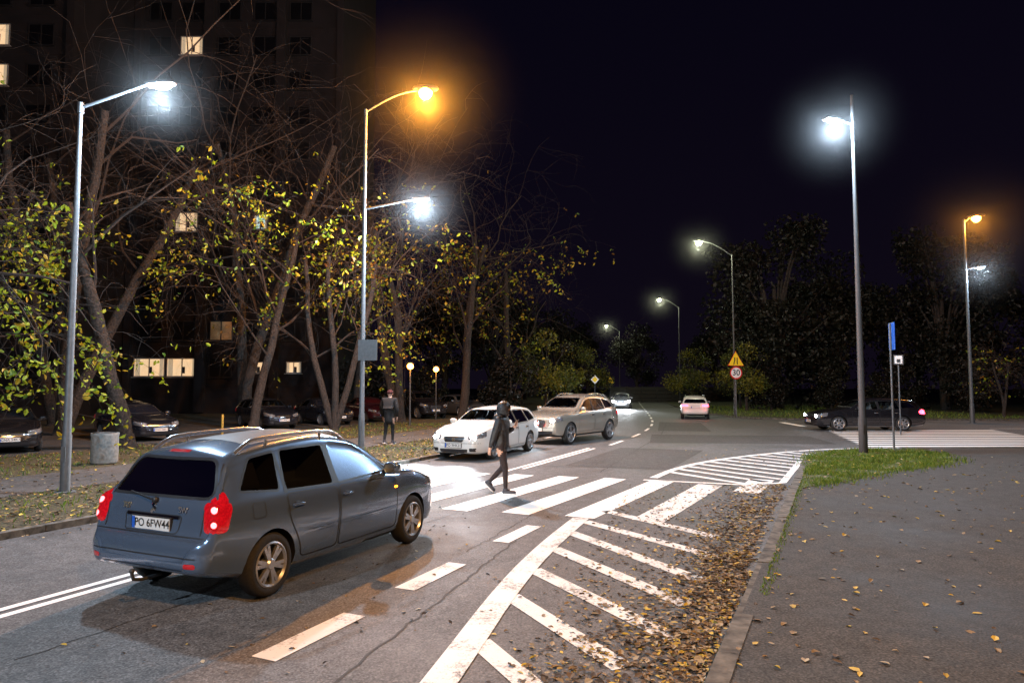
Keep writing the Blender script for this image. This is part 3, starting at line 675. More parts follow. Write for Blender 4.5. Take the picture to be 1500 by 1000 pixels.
def wheel_meshes(Rr,spokes,dbl,w=.2,rimf=.68):
    b=B(); ri=Rr*rimf
    b.lathe([(ri,-w/2+.01),(ri+.02,-w/2),(Rr-.035,-w/2),(Rr-.01,-w/2+.02),(Rr,-w/2+.05),(Rr,w/2-.05),(Rr-.01,w/2-.02),(Rr-.035,w/2),(ri+.02,w/2),(ri,w/2-.01)],36)
    ty=b.mesh('wheel',[m_rubber])
    b=B(); b.lathe([(ri+.004,-w/2+.004),(ri-.012,-w/2-.004),(ri-.03,-w/2+.02),(ri-.035,w/2-.01)],36); b.lathe([(ri-.03,.02),(0,.02)],36,1)
    b.lathe([(.0,-w/2+.0),(.045,-w/2+.0),(.06,-w/2+.015),(.065,.0)],20)
    for k in range(spokes):
        a=2*math.pi*k/spokes
        for da in((-.14,.14) if dbl else (0,)):
            rot=Matrix.Rotation(-(a+da),3,'Y'); L=ri-.05
            b.box(rot@Vector((.04+L/2,-w/2+.028,0)),(L,.03,.035 if dbl else .06),0,rot)
    return ty,b.mesh('rim',[m_alloy,m_plastic],True,30)
def build_car(sp,label,loc,rz,group='vehicles'):
    C=Car(sp); h=C.h; t=thing('car',label,'car',loc,rz,group); paint=sp['paint']
    raw=C.loft(-h,h).mesh('body',[paint],merge=True); bm=bmesh.new(); bm.from_mesh(raw); C.bvh=BVHTree.FromBMesh(bm); bm.free()
    cx0,cx1=sp['cab']; cav=C.loft(cx0,cx1,.055,sp['floor'],30).mesh('cav',[m_cabin],merge=True)
    me=boolcut(raw,cav)
    cut=B(); r=sp['R']; fx,rx=sp['axles']
    for ax in(fx,rx):
        for sg in(-1,1):
            P=[(ax+(r+.045)*math.cos(a*math.pi/16),(r*.98)+(r+.045)*math.sin(a*math.pi/16)) for a in range(32)]
            prism(cut,lambda p,q:(p[0],q,p[1]),P,sg*(C.fw(0)-.3),sg*1.3)
    wins=[roundpoly(w,.05) for w in sp['wins']]
    for w in wins:
        for sg in(-1,1): prism(cut,lambda p,q:(p[0],q,p[1]),w,sg*.25,sg*1.2)
    (z0,z1,ins),(r0,r1,rins)=sp['screen'],sp['rearw']
    def hw(z,i):
        W=C.fw(0)*.94; return W-(z-sp['belt'][0][1])*sp['tumble']-i
    FP=roundpoly([(-hw(z0,ins),z0),(hw(z0,ins),z0),(hw(z1,ins+.03),z1),(-hw(z1,ins+.03),z1)],.06); RP=roundpoly([(-hw(r0,rins),r0),(hw(r0,rins),r0),(hw(r1,rins+.03),r1),(-hw(r1,rins+.03),r1)],.1)
    prism(cut,lambda p,q:(q,p[0],p[1]),FP,.25,h); prism(cut,lambda p,q:(q,p[0],p[1]),RP,-h-.3,sp.get('rx',-h+.75))
    me=boolcut(me,cut.mesh('cut',[m_cabin],merge=True))
    me.materials.clear(); me.materials.append(paint); me.materials.append(m_plastic)
    for p in me.polygons:
        c=p.center; q=C.bvh.find_nearest(c); p.material_index=1 if (q[3] is None or q[3]>.012 or c.z<sp['sill']) else 0
    me.polygons.foreach_set('use_smooth',[True]*len(me.polygons)); me.set_sharp_from_angle(angle=math.radians(32))
    O('body',me,t)
    for w in wins:
        for sg in(-1,1):
            b=B(); C.patch(b,C.side(sg),w,-.010,-.010,4,.08); b.obj('window',m_glass if w is not wins[-1] or len(wins)<3 else m_dglass,t)
    b=B(); C.patch(b,C.front(),FP,-.010,-.010,5,.08); b.obj('windscreen',m_glass,t)
    b=B(); C.patch(b,C.rear(),RP,-.010,-.010,5,.08); b.obj('rear_window',m_dglass,t)
    b=B()
    for sg in(-1,1):
        for w in wins: C.strip(b,C.side(sg),w,.022,.002,True)
        for (p,q) in zip(wins[:-1],wins[1:]):
            a0=min(x for x,z in p);a1=max(x for x,z in q); z0_=min(z for x,z in p)
            C.patch(b,C.side(sg),[(a0+.02,z0_+.0),(a1-.03,z0_+.0),(a1-.0,max(z for x,z in q)-.01),(a0+.02,max(z for x,z in q)-.01)],.003,.003,3)
    C.strip(b,C.rear(),RP,.025,.002,True); C.strip(b,C.front(),FP,.03,.002,True)
    b.obj('window_trim',m_plastic,t)
    for sg in(-1,1):
        for (dp,hx) in sp['doors']:
            P=roundpoly(dp,.07); gap=B(); C.strip(gap,C.side(sg),P,.012,.0045,True); d=B(); C.patch(d,C.side(sg),P,.0022,.0026,8,.05); do=d.obj('door',paint,t); gap.obj('door_gap',m_plastic,do)
            hb=B(); o,dr=C.side(sg)(hx,sp['hz']); p=C.hit(o,dr); hb.sup((p.x,p.y+sg*.022,p.z),(.095,.018,.017),.6,12); hb.sup((p.x,p.y+sg*.004,p.z),(.06,.006,.03),.7,10,1); hb.obj('door_handle',[sp.get('hmat',paint),m_plastic],do)
        if sp.get('mould'):
            b=B()
            for x0_,x1_ in sp['mould']: C.patch(b,C.side(sg),[(x0_,sp['mz']-.02),(x1_,sp['mz']-.02),(x1_,sp['mz']+.02),(x0_,sp['mz']+.02)],.004,.018,2,.05)
            b.obj('side_moulding',paint,t)
        mx,mz=sp['mirror']; y=C.hit(*C.side(sg)(mx,mz-.03)).y; b=B(); b.sup((mx+.02,y+sg*.14,mz+.03),(.06,.11,.075),.6,14); b.sup((mx+.05,y+sg*.03,mz-.02),(.04,.07,.025),.7,10,1); w=b.obj('wing_mirror',[paint,m_plastic],t)
        b=B(); b.sup((mx-.038,y+sg*.14,mz+.03),(.006,.09,.06),.6,12); b.obj('mirror_glass',m_chrome,w)
    for f,P,cl in sp['seams'](C): b=B(); C.strip(b,f,P,.011,.003,cl); b.obj('panel_gap',m_plastic,t)
    for sg in(-1,1):
        P=[( .7071*(x-y),z) for x,y,z in sp['head']]; b=B(); C.patch(b,C.diag(sg,-1),roundpoly(P,.05),.001,.014,4,.04); hl=b.obj('headlight',m_clear,t)
        b=B(); x,y,z=sp['bulb']; p=C.hit(*C.front()(sg*y,z)); b.sup((p.x+.004,p.y,p.z),(.022,.095,.075),1,14); b.obj('headlight_bulb',sp['hb'],hl)
        P=[( .7071*(x-y),z) for x,y,z in sp['tail']]; b=B(); C.patch(b,C.diag(sg,1),roundpoly(P,.04),.001,.016,4,.04); tl=b.obj('tail_light',sp['tl'],t)
        b=B()
        for (a,z,rr) in sp['tb']:
            C.patch(b,C.diag(sg,1),[(a+rr*math.cos(q*math.pi/8),z+rr*math.sin(q*math.pi/8)) for q in range(16)],.018,.022,3,.03)
        tbo=b.obj('tail_bulb',sp['tbm'],tl)
        if len(sp['tb'])>1:
            b=B()
            for (a,z,rr) in sp['tb']:
                C.strip(b,C.diag(sg,1),[(a+rr*1.55*math.cos(q*math.pi/8),z+rr*1.55*math.sin(q*math.pi/8)) for q in range(16)],.012,.020,True)
            b.obj('lens_ring',m_red,tl)
        b=B(); C.patch(b,C.front(),roundpoly([(sg*.50,sp['fog']-.05),(sg*.68,sp['fog']-.05),(sg*.70,sp['fog']+.05),(sg*.50,sp['fog']+.05)],.03),.001,.004,3); b.obj('fog_light',m_plastic,t)
    b=B(); P=roundpoly(sp['grille'],.04); C.patch(b,C.front(),P,.002,.006,4); C.strip(b,C.front(),P,.018,.012,True,1)
    zs=[z for y,z in sp['grille']]; n=4
    for i in range(1,n):
        z=min(zs)+(max(zs)-min(zs))*i/n; yy=max(y for y,z_ in sp['grille'])*.86; C.strip(b,C.front(),[(-yy,z),(yy,z)],.010,.012,False,1)
    b.obj('grille',[m_plastic,m_chrome],t)
    b=B(); P=roundpoly(sp['intake'],.04); C.patch(b,C.front(),P,.002,.004,4); b.obj('lower_intake',m_plastic,t)
    for e,(z,txt) in(('f',sp['pf']),('r',sp['pr'])):
        m=C.front() if e=='f' else C.rear(); p=max((C.hit(*m(yy,z)) for yy in(0,.2)),key=lambda q:abs(q.x)); sx=1 if e=='f' else -1
        b=B(); b.box((p.x+sx*.012,0,z),(.012,.52,.115),0); b.box((p.x+sx*.0195,sx*-.238,z),(.003,.04,.11),1)
        b.box((p.x+sx*.008,0,z),(.012,.55,.14),2); pl=b.obj('number_plate',[m_plate,m_blue,m_plastic],t,smooth=False)
        if txt:
            mt=Matrix(((0,0,sx,p.x+sx*.0205),(sx,0,0,sx*.02),(0,1,0,z),(0,0,0,1))); text(txt,.105,m_black,pl,mt)
    ty,ri=sp['wm']
    for ax in(fx,rx):
        for sg in(-1,1):
            w=O('wheel',ty,t,(ax,sg*(C.fw(0)-.115),r),(0,0,0 if sg<0 else math.pi)); O('rim',ri,w,rot=(0,R.uniform(0,1),0))
    sh=sp['belt'][0][1]
    for sx_,n in((.1,2),(-.85,3)):
        for sy in((-.36,.36) if n==2 else (-.42,0,.42)):
            b=B(); b.sup((sx_-.12,sy,sh-.12),(.09,.24 if n==2 else .2,.34),.6,12,0,Matrix.Rotation(-.2,3,'Y')); b.sup((sx_+.12,sy,sh-.42),(.26,.24 if n==2 else .2,.09),.6,12)
            b.sup((sx_-.2,sy,sh+.27),(.045,.13,.09),.7,10); b.tube([(sx_-.19,sy,sh+.12),(sx_-.2,sy,sh+.25)],.02,6); b.obj('seat',m_seat,t)
    b=B(); b.sup((sp['mirror'][0]+.12,0,sh-.05),(.16,.68,.1),.5,14); b.obj('dashboard',m_cabin,t)
    b=B(); b.lathe([(.18,-.012),(.195,0),(.18,.012),(.165,0),(.18,-.012)],20,0); o=b.obj('steering_wheel',m_plastic,t,loc=(sp['mirror'][0]-.2,.36,sh-.0),rot=(0,0,math.pi/2))
    b=B(); b.box((0,0,.30),(sp['L']*.70,1.10,.08)); b.tube([(rx,-.7,r),(rx,.7,r)],.05,8); b.tube([(fx,-.7,r),(fx,.7,r)],.05,8); b.obj('underbody',m_plastic,t,smooth=False)
    if sp.get('rails'):
        for sg in(-1,1):
            x0_,x1_,ry=sp['rails']; P=[]
            for i in range(17):
                x=x0_+(x1_-x0_)*i/16; z=C.hit(*C.topm()(x,sg*ry)).z; lift=sp.get('lift',.065)*min(1,math.sin(math.pi*i/16)*3.2); P.append((x,sg*ry,z+lift))
            b=B(); b.tube(P,.022,10)
            for i in(4,12): b.tube([P[i],(P[i][0],P[i][1],P[i][2]-.10)],.016,6)
            b.obj('roof_rail',sp.get('railmat',m_rail),t)
    if sp.get('extra'): sp['extra'](C,t)
    return t,C
def seam_generic(h,bz,hoodx,rz0,yb,rt):
    def f(C):
        L=[(C.front(),[(-.78,bz),(.78,bz)],False),(C.rear(),[(-.8,rz0),(.8,rz0)],False),(C.rear(),[(-yb,rz0+.02),(-yb-.0,rt-.25),(-yb+.08,rt)],False),(C.rear(),[(yb,rz0+.02),(yb,rt-.25),(yb-.08,rt)],False)]
        for sg in(-1,1): L.append((C.topm(),[(hoodx,sg*.66),(h-.35,sg*.62),(h-.2,sg*.5)],False))
        return L
    return f
p_grey=carpaint('blue_grey_paint',(.13,.19,.285),.6,.22); p_white=carpaint('white_paint',(.62,.62,.60),0,.3); p_gold=carpaint('champagne_paint',(.42,.40,.345),.6,.26); p_black=carpaint('black_paint',(.012,.012,.015),.2,.22); p_dark=carpaint('dark_blue_paint',(.012,.014,.022),.3,.25); p_silver=carpaint('silver_paint',(.2,.21,.22),.6,.3); p_dred=carpaint('maroon_paint',(.05,.008,.01),.3,.25)
def extra_est(C,t):
    b=B(); C.patch(b,C.topm(),roundpoly([(.12,-.50),(.12,.50),(-1.35,.48),(-1.35,-.48)],.1),.002,.004,6,.08); b.obj('panoramic_roof',m_black,t)
    b=B(); p0=C.hit(*C.rear()(0,.99));p1=C.hit(*C.rear()(.38,1.05)); b.tube([(p0.x-.03,0,.99),(p1.x-.025,.38,1.05)],.009,6); b.sup((p0.x-.015,0,.99),(.03,.035,.03),.8,10); b.obj('wiper',m_plastic,t)
    b=B(); C.strip(b,C.rear(),[(-.14,1.44),(.14,1.44)],.02,.006); b.obj('high_brake_light',m_red,t)
    x=-C.h; b=B(); b.tube([(x+.25,0,.27),(x+.02,0,.27),(x-.06,0,.29),(x-.08,0,.35)],.017,8); b.sup((x-.08,0,.37),(.026,.026,.026),1,12); b.obj('tow_bar',m_steeld,t)
    b=B(); P=[(-.035,.875),(-.02,.895),(-.035,.92),(-.01,.94),(-.03,.97),(0,1.0),(.025,.985),(.02,.96),(.045,.965),(.035,.94),(.01,.925),(.025,.90),(.045,.88),(.02,.865),(.0,.89)]
    C.patch(b,C.rear(),P,.006,.012,2,.02); b.obj('emblem',m_chrome,t)
    for s,y in(('307',.38),('SW',-.40)):
        p=C.hit(*C.rear()(y,.92)); text(s,.08,m_chrome,t,Matrix(((0,0,-1,p.x-.012),(-1,0,0,y),(0,1,0,.92),(0,0,0,1))),'badge',.003)
    b=B(); C.strip(b,C.rear(),[(-.36,.85),(.36,.85)],.026,.012); b.obj('tailgate_handle',m_chrome,t)
    b=B(); C.strip(b,C.rear(),roundpoly([(-.36,.705),(.36,.705),(.39,.865),(-.39,.865)],.04),.010,.003,True); b.obj('plate_recess',m_plastic,t)
    b=B(); C.strip(b,C.rear(),[(-.70,.52),(.70,.52)],.012,.003); C.strip(b,C.rear(),[(-.55,.39),(.55,.39)],.04,.004); b.obj('bumper_trim',m_plastic,t)
    for sg in(-1,1):
        b=B(); p=C.hit(*C.side(sg)(.93,.80)); b.sup((p.x,p.y+sg*.004,p.z),(.035,.01,.014),.8,10); b.obj('side_indicator',m_orange,t)
        b=B(); C.patch(b,C.rear(),roundpoly([(sg*.58,.43),(sg*.70,.43),(sg*.70,.475),(sg*.58,.475)],.02),.003,.006,2); b.obj('reflector',m_red,t)
    b=B(); C.strip(b,C.side(-1),roundpoly([(-1.62,.80),(-1.45,.80),(-1.45,.95),(-1.62,.95)],.03),.008,.003,True); b.obj('fuel_flap_gap',m_plastic,t)
est=dict(L=4.42,paint=p_grey,tumble=.38,lift=.085,
 top=[(2.21,.48),(2.19,.6),(2.12,.71),(1.95,.82),(1.6,.93),(1.25,1.01),(1.1,1.06),(.9,1.18),(.4,1.44),(.15,1.515),(-.4,1.575),(-1.1,1.545),(-1.6,1.485),(-1.78,1.44),(-1.87,1.34),(-2.0,1.08),(-2.06,.93),(-2.085,.76),(-2.12,.69),(-2.17,.655),(-2.195,.60),(-2.21,.50)],
 bot=[(2.21,.42),(2.17,.28),(2.05,.21),(1.5,.19),(-1.5,.21),(-1.85,.29),(-2.1,.35),(-2.18,.38),(-2.21,.43)],
 w=[(2.21,.42),(2.17,.62),(2.05,.76),(1.8,.84),(1.2,.87),(0,.88),(-1.4,.88),(-1.8,.868),(-2.0,.845),(-2.10,.81),(-2.17,.74),(-2.21,.60)],
 belt=[(2.3,.93),(-2.3,1.0)],cab=(-1.82,.95),floor=.45,R=.315,axles=(1.36,-1.35),sill=.22,
 wins=[[(.80,1.02),(.80,1.05),(.26,1.37),(-.22,1.42),(-.24,.985)],[(-.32,.985),(-.30,1.42),(-1.02,1.41),(-1.12,1.01)],[(-1.2,1.02),(-1.10,1.40),(-1.48,1.365),(-1.74,1.07)]],
 screen=(1.11,1.43,.10),rearw=(1.03,1.375,.09),rx=-1.35,doors=[([(.95,.30),(.95,.93),(-.24,.955),(-.26,.30)],-.12),([(-.29,.30),(-.28,.955),(-1.12,.98),(-1.10,.72),(-.93,.45),(-.90,.30)],-.98)],hz=.86,
 mould=[(-.24,.92),(-.9,-.31)],mz=.55,mirror=(.72,1.03),seams=seam_generic(2.21,.60,1.1,.69,.66,1.43),
 head=[(2.12,.38,.62),(2.1,.40,.75),(1.75,.82,.86),(1.75,.84,.72)],bulb=(2.1,.55,.69),hb=m_headlit,
 tail=[(2.1,.71,.735),(2.06,.66,.98),(1.93,.77,1.10),(1.87,.84,.95),(1.94,.85,.735)],tl=m_redlit,tb=[(.895,.945,.03),(.895,.815,.027)],tbm=m_redbulb,fog=.36,
 grille=[(-.36,.56),(.36,.56),(.38,.64),(-.38,.64)],intake=[(-.45,.30),(.45,.30),(.50,.42),(-.50,.42)],pf=(.50,None),pr=(.775,'PO 6FW44'),
 wm=wheel_meshes(.315,6,True,.2,.70),rails=(.15,-1.62,.575),extra=extra_est)
a=math.radians(90-24.6)
S=.97
rv=Vector((math.sin(a),-math.cos(a)))
cc=Vector((-2.02,8.36))-rv*.76
pe,Cp=build_car(est,'blue-grey estate car with roof rails and lit brake lights',(cc.x,cc.y,.004),a); pe.scale=(S,1.02,1.03)
light('SPOT',pe,(2.35,.6,.65),500,(1,.9,.75),.08,(0,math.radians(-84),0),1.2,.8)
wag=dict(L=4.75,paint=p_white,tumble=.38,
 top=[(2.375,.45),(2.35,.6),(2.27,.71),(2.05,.81),(1.5,.93),(1.15,.99),(1.0,1.03),(.75,1.17),(.25,1.40),(-.05,1.46),(-.8,1.49),(-1.6,1.445),(-1.95,1.37),(-2.05,1.3),(-2.18,1.06),(-2.25,.92),(-2.28,.7),(-2.33,.62),(-2.375,.5)],
 bot=[(2.375,.38),(2.33,.24),(2.1,.19),(1.5,.18),(-1.7,.19),(-2.2,.25),(-2.32,.32),(-2.375,.42)],
 w=[(2.375,.40),(2.34,.60),(2.25,.73),(2.0,.83),(1.4,.88),(0,.89),(-1.6,.875),(-2.0,.84),(-2.2,.80),(-2.32,.72),(-2.375,.55)],
 belt=[(2.4,.91),(-2.4,.98)],cab=(-2.05,.85),floor=.42,R=.325,axles=(1.42,-1.30),sill=.2,
 wins=[[(.62,.995),(.62,1.01),(.12,1.29),(-.25,1.345),(-.27,.96)],[(-.35,.96),(-.33,1.345),(-1.1,1.335),(-1.2,.98)],[(-1.28,.99),(-1.18,1.33),(-1.65,1.28),(-1.92,1.05)]],
 screen=(1.08,1.38,.10),rearw=(1.0,1.30,.12),doors=[([(.85,.30),(.85,.91),(-.28,.93),(-.30,.30)],-.15),([(-.33,.30),(-.32,.93),(-1.15,.94),(-1.12,.70),(-.93,.45),(-.88,.30)],-1.0)],hz=.82,
 mirror=(.62,1.0),seams=seam_generic(2.375,.50,1.0,.66,.68,1.33),
 head=[(2.27,.38,.60),(2.25,.40,.70),(1.85,.82,.83),(1.9,.84,.66)],bulb=(2.2,.60,.66),hb=m_headlit,
 tail=[(2.28,.55,.74),(2.28,.53,.92),(2.1,.80,.96),(2.0,.86,.86),(2.05,.84,.76)],tl=m_redlit,tb=[(.95,.85,.04)],tbm=m_redbulb,fog=.32,
 grille=[(-.28,.54),(.28,.54),(.34,.67),(-.34,.67)],intake=[(-.42,.23),(.42,.23),(.46,.34),(-.46,.34)],pf=(.44,'PO 9HK21'),pr=(.80,None),
 wm=wheel_meshes(.325,7,False,.2,.72),hmat=m_chrome)
aw=math.radians(-90-24)
wa,Cw=build_car(wag,'white estate car with headlights on waiting at crossing',(-.72,21.9,.004),aw); wa.scale=(1,1,1.02)
p=Cw.hit(*Cw.front()(0,.605)); b=B(); b.lathe([(.045,p.x+.016),(.055,p.x+.018),(.055,p.x+.024),(.045,p.x+.024)],20); b.box((-.02,p.x+.02,0),(.008,.006,.06)); b.box((.02,p.x+.02,0),(.008,.006,.06)); b.box((0,p.x+.02,0),(.04,.006,.008)); b.obj('emblem',m_chrome,wa,loc=(0,0,.605),rot=(0,0,-math.pi/2))
for sg in(-1,1): light('SPOT',wa,(2.45,sg*.6,.66),1100,(.85,.93,1),.07,(0,math.radians(-86),0),1.3,.9)
suv=dict(L=4.92,paint=p_gold,tumble=.30,
 top=[(2.46,.6),(2.44,.80),(2.38,.93),(2.25,1.01),(1.9,1.09),(1.5,1.15),(1.25,1.19),(1.1,1.25),(.4,1.62),(.12,1.71),(-.6,1.77),(-1.4,1.71),(-1.85,1.61),(-2.05,1.50),(-2.22,1.22),(-2.33,1.02),(-2.36,.82),(-2.41,.74),(-2.46,.62)],
 bot=[(2.46,.48),(2.42,.36),(2.2,.29),(1.5,.28),(-1.7,.30),(-2.3,.37),(-2.42,.42),(-2.46,.5)],
 w=[(2.46,.52),(2.43,.70),(2.33,.84),(2.05,.94),(1.4,.975),(0,.97),(-1.6,.97),(-2.1,.92),(-2.3,.87),(-2.42,.78),(-2.46,.65)],
 belt=[(2.5,1.08),(-2.5,1.19)],cab=(-2.02,.92),floor=.55,R=.385,axles=(1.55,-1.45),sill=.38,
 wins=[[(.74,1.18),(.74,1.21),(.2,1.53),(-.17,1.60),(-.19,1.15)],[(-.27,1.15),(-.25,1.60),(-1.0,1.58),(-1.12,1.19)],[(-1.2,1.21),(-1.1,1.57),(-1.6,1.49),(-1.86,1.28)]],
 screen=(1.29,1.62,.11),rearw=(1.22,1.50,.13),rx=-1.55,doors=[([(.95,.44),(.95,1.07),(-.2,1.10),(-.22,.44)],-.08),([(-.25,.44),(-.24,1.10),(-1.1,1.13),(-1.1,.85),(-.95,.6),(-.9,.44)],-.95)],hz=1.0,
 mirror=(.72,1.20),seams=seam_generic(2.46,.60,1.2,.84,.74,1.5),
 head=[(2.38,.46,.76),(2.34,.48,.89),(2.02,.88,.99),(2.05,.92,.84)],bulb=(2.3,.68,.85),hb=m_headlit,
 tail=[(2.36,.5,.96),(2.34,.48,1.10),(2.12,.86,1.14),(2.05,.93,1.0),(2.15,.9,.94)],tl=m_redlit,tb=[(.98,1.03,.045)],tbm=m_redbulb,fog=.44,
 grille=[(-.34,.62),(.34,.62),(.40,.76),(.33,.86),(-.33,.86),(-.40,.76)],intake=[(-.6,.36),(.6,.36),(.60,.48),(-.60,.48)],pf=(.54,None),pr=(.9,None),
 wm=wheel_meshes(.385,5,True,.23,.74),rails=(.05,-1.75,.66),hmat=m_chrome)
su,Cs=build_car(suv,'champagne sport utility vehicle with headlights on',(2.34,27.1,.004),math.radians(-90-37)); su.scale=(.98,.98,1.04)
b=B(); p=Cs.hit(*Cs.front()(0,.74)); b.lathe([(.095,p.x+.02),(.11,p.x+.022),(.11,p.x+.03),(.095,p.x+.03)],24)
for k in range(3):
    rr=Matrix.Rotation(k*2*math.pi/3+math.pi/2,3,'Y'); b.box(rr@Vector((.05,0,0))+Vector((0,p.x+.026,0)),(.10,.012,.016),0,rr)
e=b.obj('emblem',m_chrome,su,loc=(0,0,.74),rot=(0,0,-math.pi/2))
for sg in(-1,1): light('SPOT',su,(2.55,sg*.66,.85),700,(.85,.93,1),.07,(0,math.radians(-84),0),1.2,.9)
sed=dict(L=4.5,paint=p_black,tumble=.42,
 top=[(2.25,.45),(2.22,.6),(2.12,.70),(1.5,.86),(1.12,.93),(.97,.97),(.25,1.32),(-.05,1.40),(-.55,1.43),(-1.05,1.37),(-1.6,1.09),(-1.75,1.04),(-2.08,1.01),(-2.18,.94),(-2.22,.7),(-2.25,.5)],
 bot=[(2.25,.38),(2.2,.24),(2.0,.19),(-2.0,.22),(-2.2,.3),(-2.25,.42)],
 w=[(2.25,.45),(2.2,.66),(2.05,.77),(1.8,.84),(1.2,.87),(0,.875),(-1.6,.86),(-2.0,.82),(-2.17,.76),(-2.25,.6)],
 belt=[(2.4,.90),(-2.4,.97)],cab=(-1.45,.82),floor=.42,R=.31,axles=(1.38,-1.28),sill=.2,
 wins=[[(.60,.97),(.60,.99),(.08,1.25),(-.28,1.30),(-.30,.94)],[(-.38,.94),(-.36,1.30),(-.8,1.28),(-1.22,1.0)]],
 screen=(1.03,1.32,.10),rearw=(1.12,1.30,.14),rx=-.9,doors=[([(.85,.30),(.85,.90),(-.31,.92),(-.33,.30)],-.18),([(-.36,.30),(-.35,.92),(-1.15,.93),(-1.12,.70),(-.93,.45),(-.88,.30)],-1.0)],hz=.82,
 mirror=(.62,.98),seams=seam_generic(2.25,.50,1.0,.66,.62,1.0),
 head=[(2.15,.40,.56),(2.13,.42,.69),(1.8,.80,.77),(1.8,.82,.64)],bulb=(2.1,.58,.64),hb=m_clear,
 tail=[(2.2,.5,.76),(2.18,.48,.92),(2.0,.78,.94),(1.9,.84,.84),(2.0,.82,.76)],tl=m_red,tb=[(.95,.85,.04)],tbm=m_red,fog=.32,
 grille=[(-.34,.54),(.34,.54),(.38,.66),(-.38,.66)],intake=[(-.5,.24),(.5,.24),(.52,.36),(-.52,.36)],pf=(.44,'CNA 54K7'),pr=(.80,None),
 wm=wheel_meshes(.31,8,False,.19,.68))
se,Cd=build_car(sed,'black saloon car parked facing the path',(-16.6,22.6,.08),math.radians(-52),'parked cars')
off={'headlight_lit':m_clear,'red_lens_lit':m_red,'brake_bulb':m_red}
def sw(base,p,off_=True):
    d={base:p}; d.update(off if off_ else {}); return d
for i,(src,bn,x,y,rz,p,lab) in enumerate([(se,'black_paint',-14.9,27.2,-40,p_dark,'dark blue saloon car parked in the lot'),(wa,'white_paint',-20.5,26.5,-55,p_black,'black estate car parked in the lot'),(wa,'white_paint',-12.4,34.6,-50,p_dark,'dark estate car parked beneath trees'),
    (se,'black_paint',-10.4,37.8,-50,p_dark,'dark blue saloon car parked in the lot'),(su,'champagne_paint',-6.0,45.2,-60,p_black,'black sport utility vehicle parked behind trees'),(se,'black_paint',-8.6,41.2,-55,p_dred,'maroon saloon car parked beneath trees'),(wa,'white_paint',-3.6,48.5,-60,p_silver,'silver estate car parked behind trees'),(se,'black_paint',-17.2,30.8,-50,p_black,'black saloon car parked in the lot'),(se,'black_paint',-1.8,52,-60,p_black,'black saloon car parked behind trees')]):
    copy_thing(src,(x,y,.08),math.radians(rz),lab,'car','parked cars',sw(bn,p),skip=('emblem',))
bc=copy_thing(wa,(17.2,33.6,.004),math.radians(180),'black estate car crossing junction with red tail lights','car','vehicles',{'white_paint':p_black,'red_lens_lit':m_redstrong},(1.13,1,1.06),skip=('emblem',))
fc=copy_thing(wa,(10.6,66,.004),math.radians(-90-12),'distant car with bright headlights approaching','car','vehicles',{'white_paint':p_silver,'clear_lens':m_headlit},skip=('emblem',))
for sg in(-1,1):
    light('SPOT',fc,(2.5,sg*.6,.66),3500,(.9,.95,1),.08,(0,math.radians(-86),0),1.2,.9)
light('POINT',fc,(2.8,0,.8),260,(.85,.93,1),.1); halo(fc,(2.8,0,.9),2.6)  # glow sphere added ahead of the bumper, lit by its own point light
wc=copy_thing(su,(12.3,46.2,.004),math.radians(90-14),'white crossover car driving away with tail lights on','car','vehicles',{'champagne_paint':p_white,'red_lens_lit':m_redstrong},(.93,.93,.86),skip=('emblem',))
for sg in(-1,1): light('POINT',wc,(-2.75,sg*.75,1.0),4,(1,.03,.05),.08)
# ------------------------------------------------------------------ people
def skin(name,J,E,mats,parent,root=0,sub=2,matf=None):
    me=bpy.data.meshes.new(name); me.from_pydata([j[0] for j in J],E,[]); o=bpy.data.objects.new(name,me); col.objects.link(o)
    md=o.modifiers.new('s','SKIN'); md.use_smooth_shade=True; 
    sv=me.skin_vertices[0].data
    for i,j in enumerate(J):
        r=j[1]; sv[i].radius=r if isinstance(r,tuple) else (r,r); sv[i].use_root=(i==root)
    s=o.modifiers.new('d','SUBSURF'); s.levels=sub; s.render_levels=sub
    bpy.context.view_layer.update(); r=bpy.data.meshes.new_from_object(o.evaluated_get(bpy.context.evaluated_depsgraph_get())); bpy.data.objects.remove(o)
    r.materials.clear()
    for m in mats: r.materials.append(m)
    for p in r.polygons: p.material_index=matf(p.center) if matf else 0; p.use_smooth=True
    return O(name,r,parent)
m_skin=M('skin',(.38,.22,.16),.55,0,.1,30); m_jack=M('dark_jacket',(.005,.0055,.009),.5,0,.4,25,.8,bd=.03); m_trou=M('maroon_black_trousers',(.014,.007,.009),.85,0,.4,30,.5); m_shoe=M('sneaker_white',(.55,.56,.58),.6,0,.1,30); m_shoed=M('sneaker_dark',(.02,.02,.03),.6,0,.1,30)
m_hat=M('dark_red_knit_cap',(.05,.008,.008),.9,0,.25,50,.4); m_coat=M('black_coat',(.0035,.0035,.0045),.85,0,.3,30,.4)
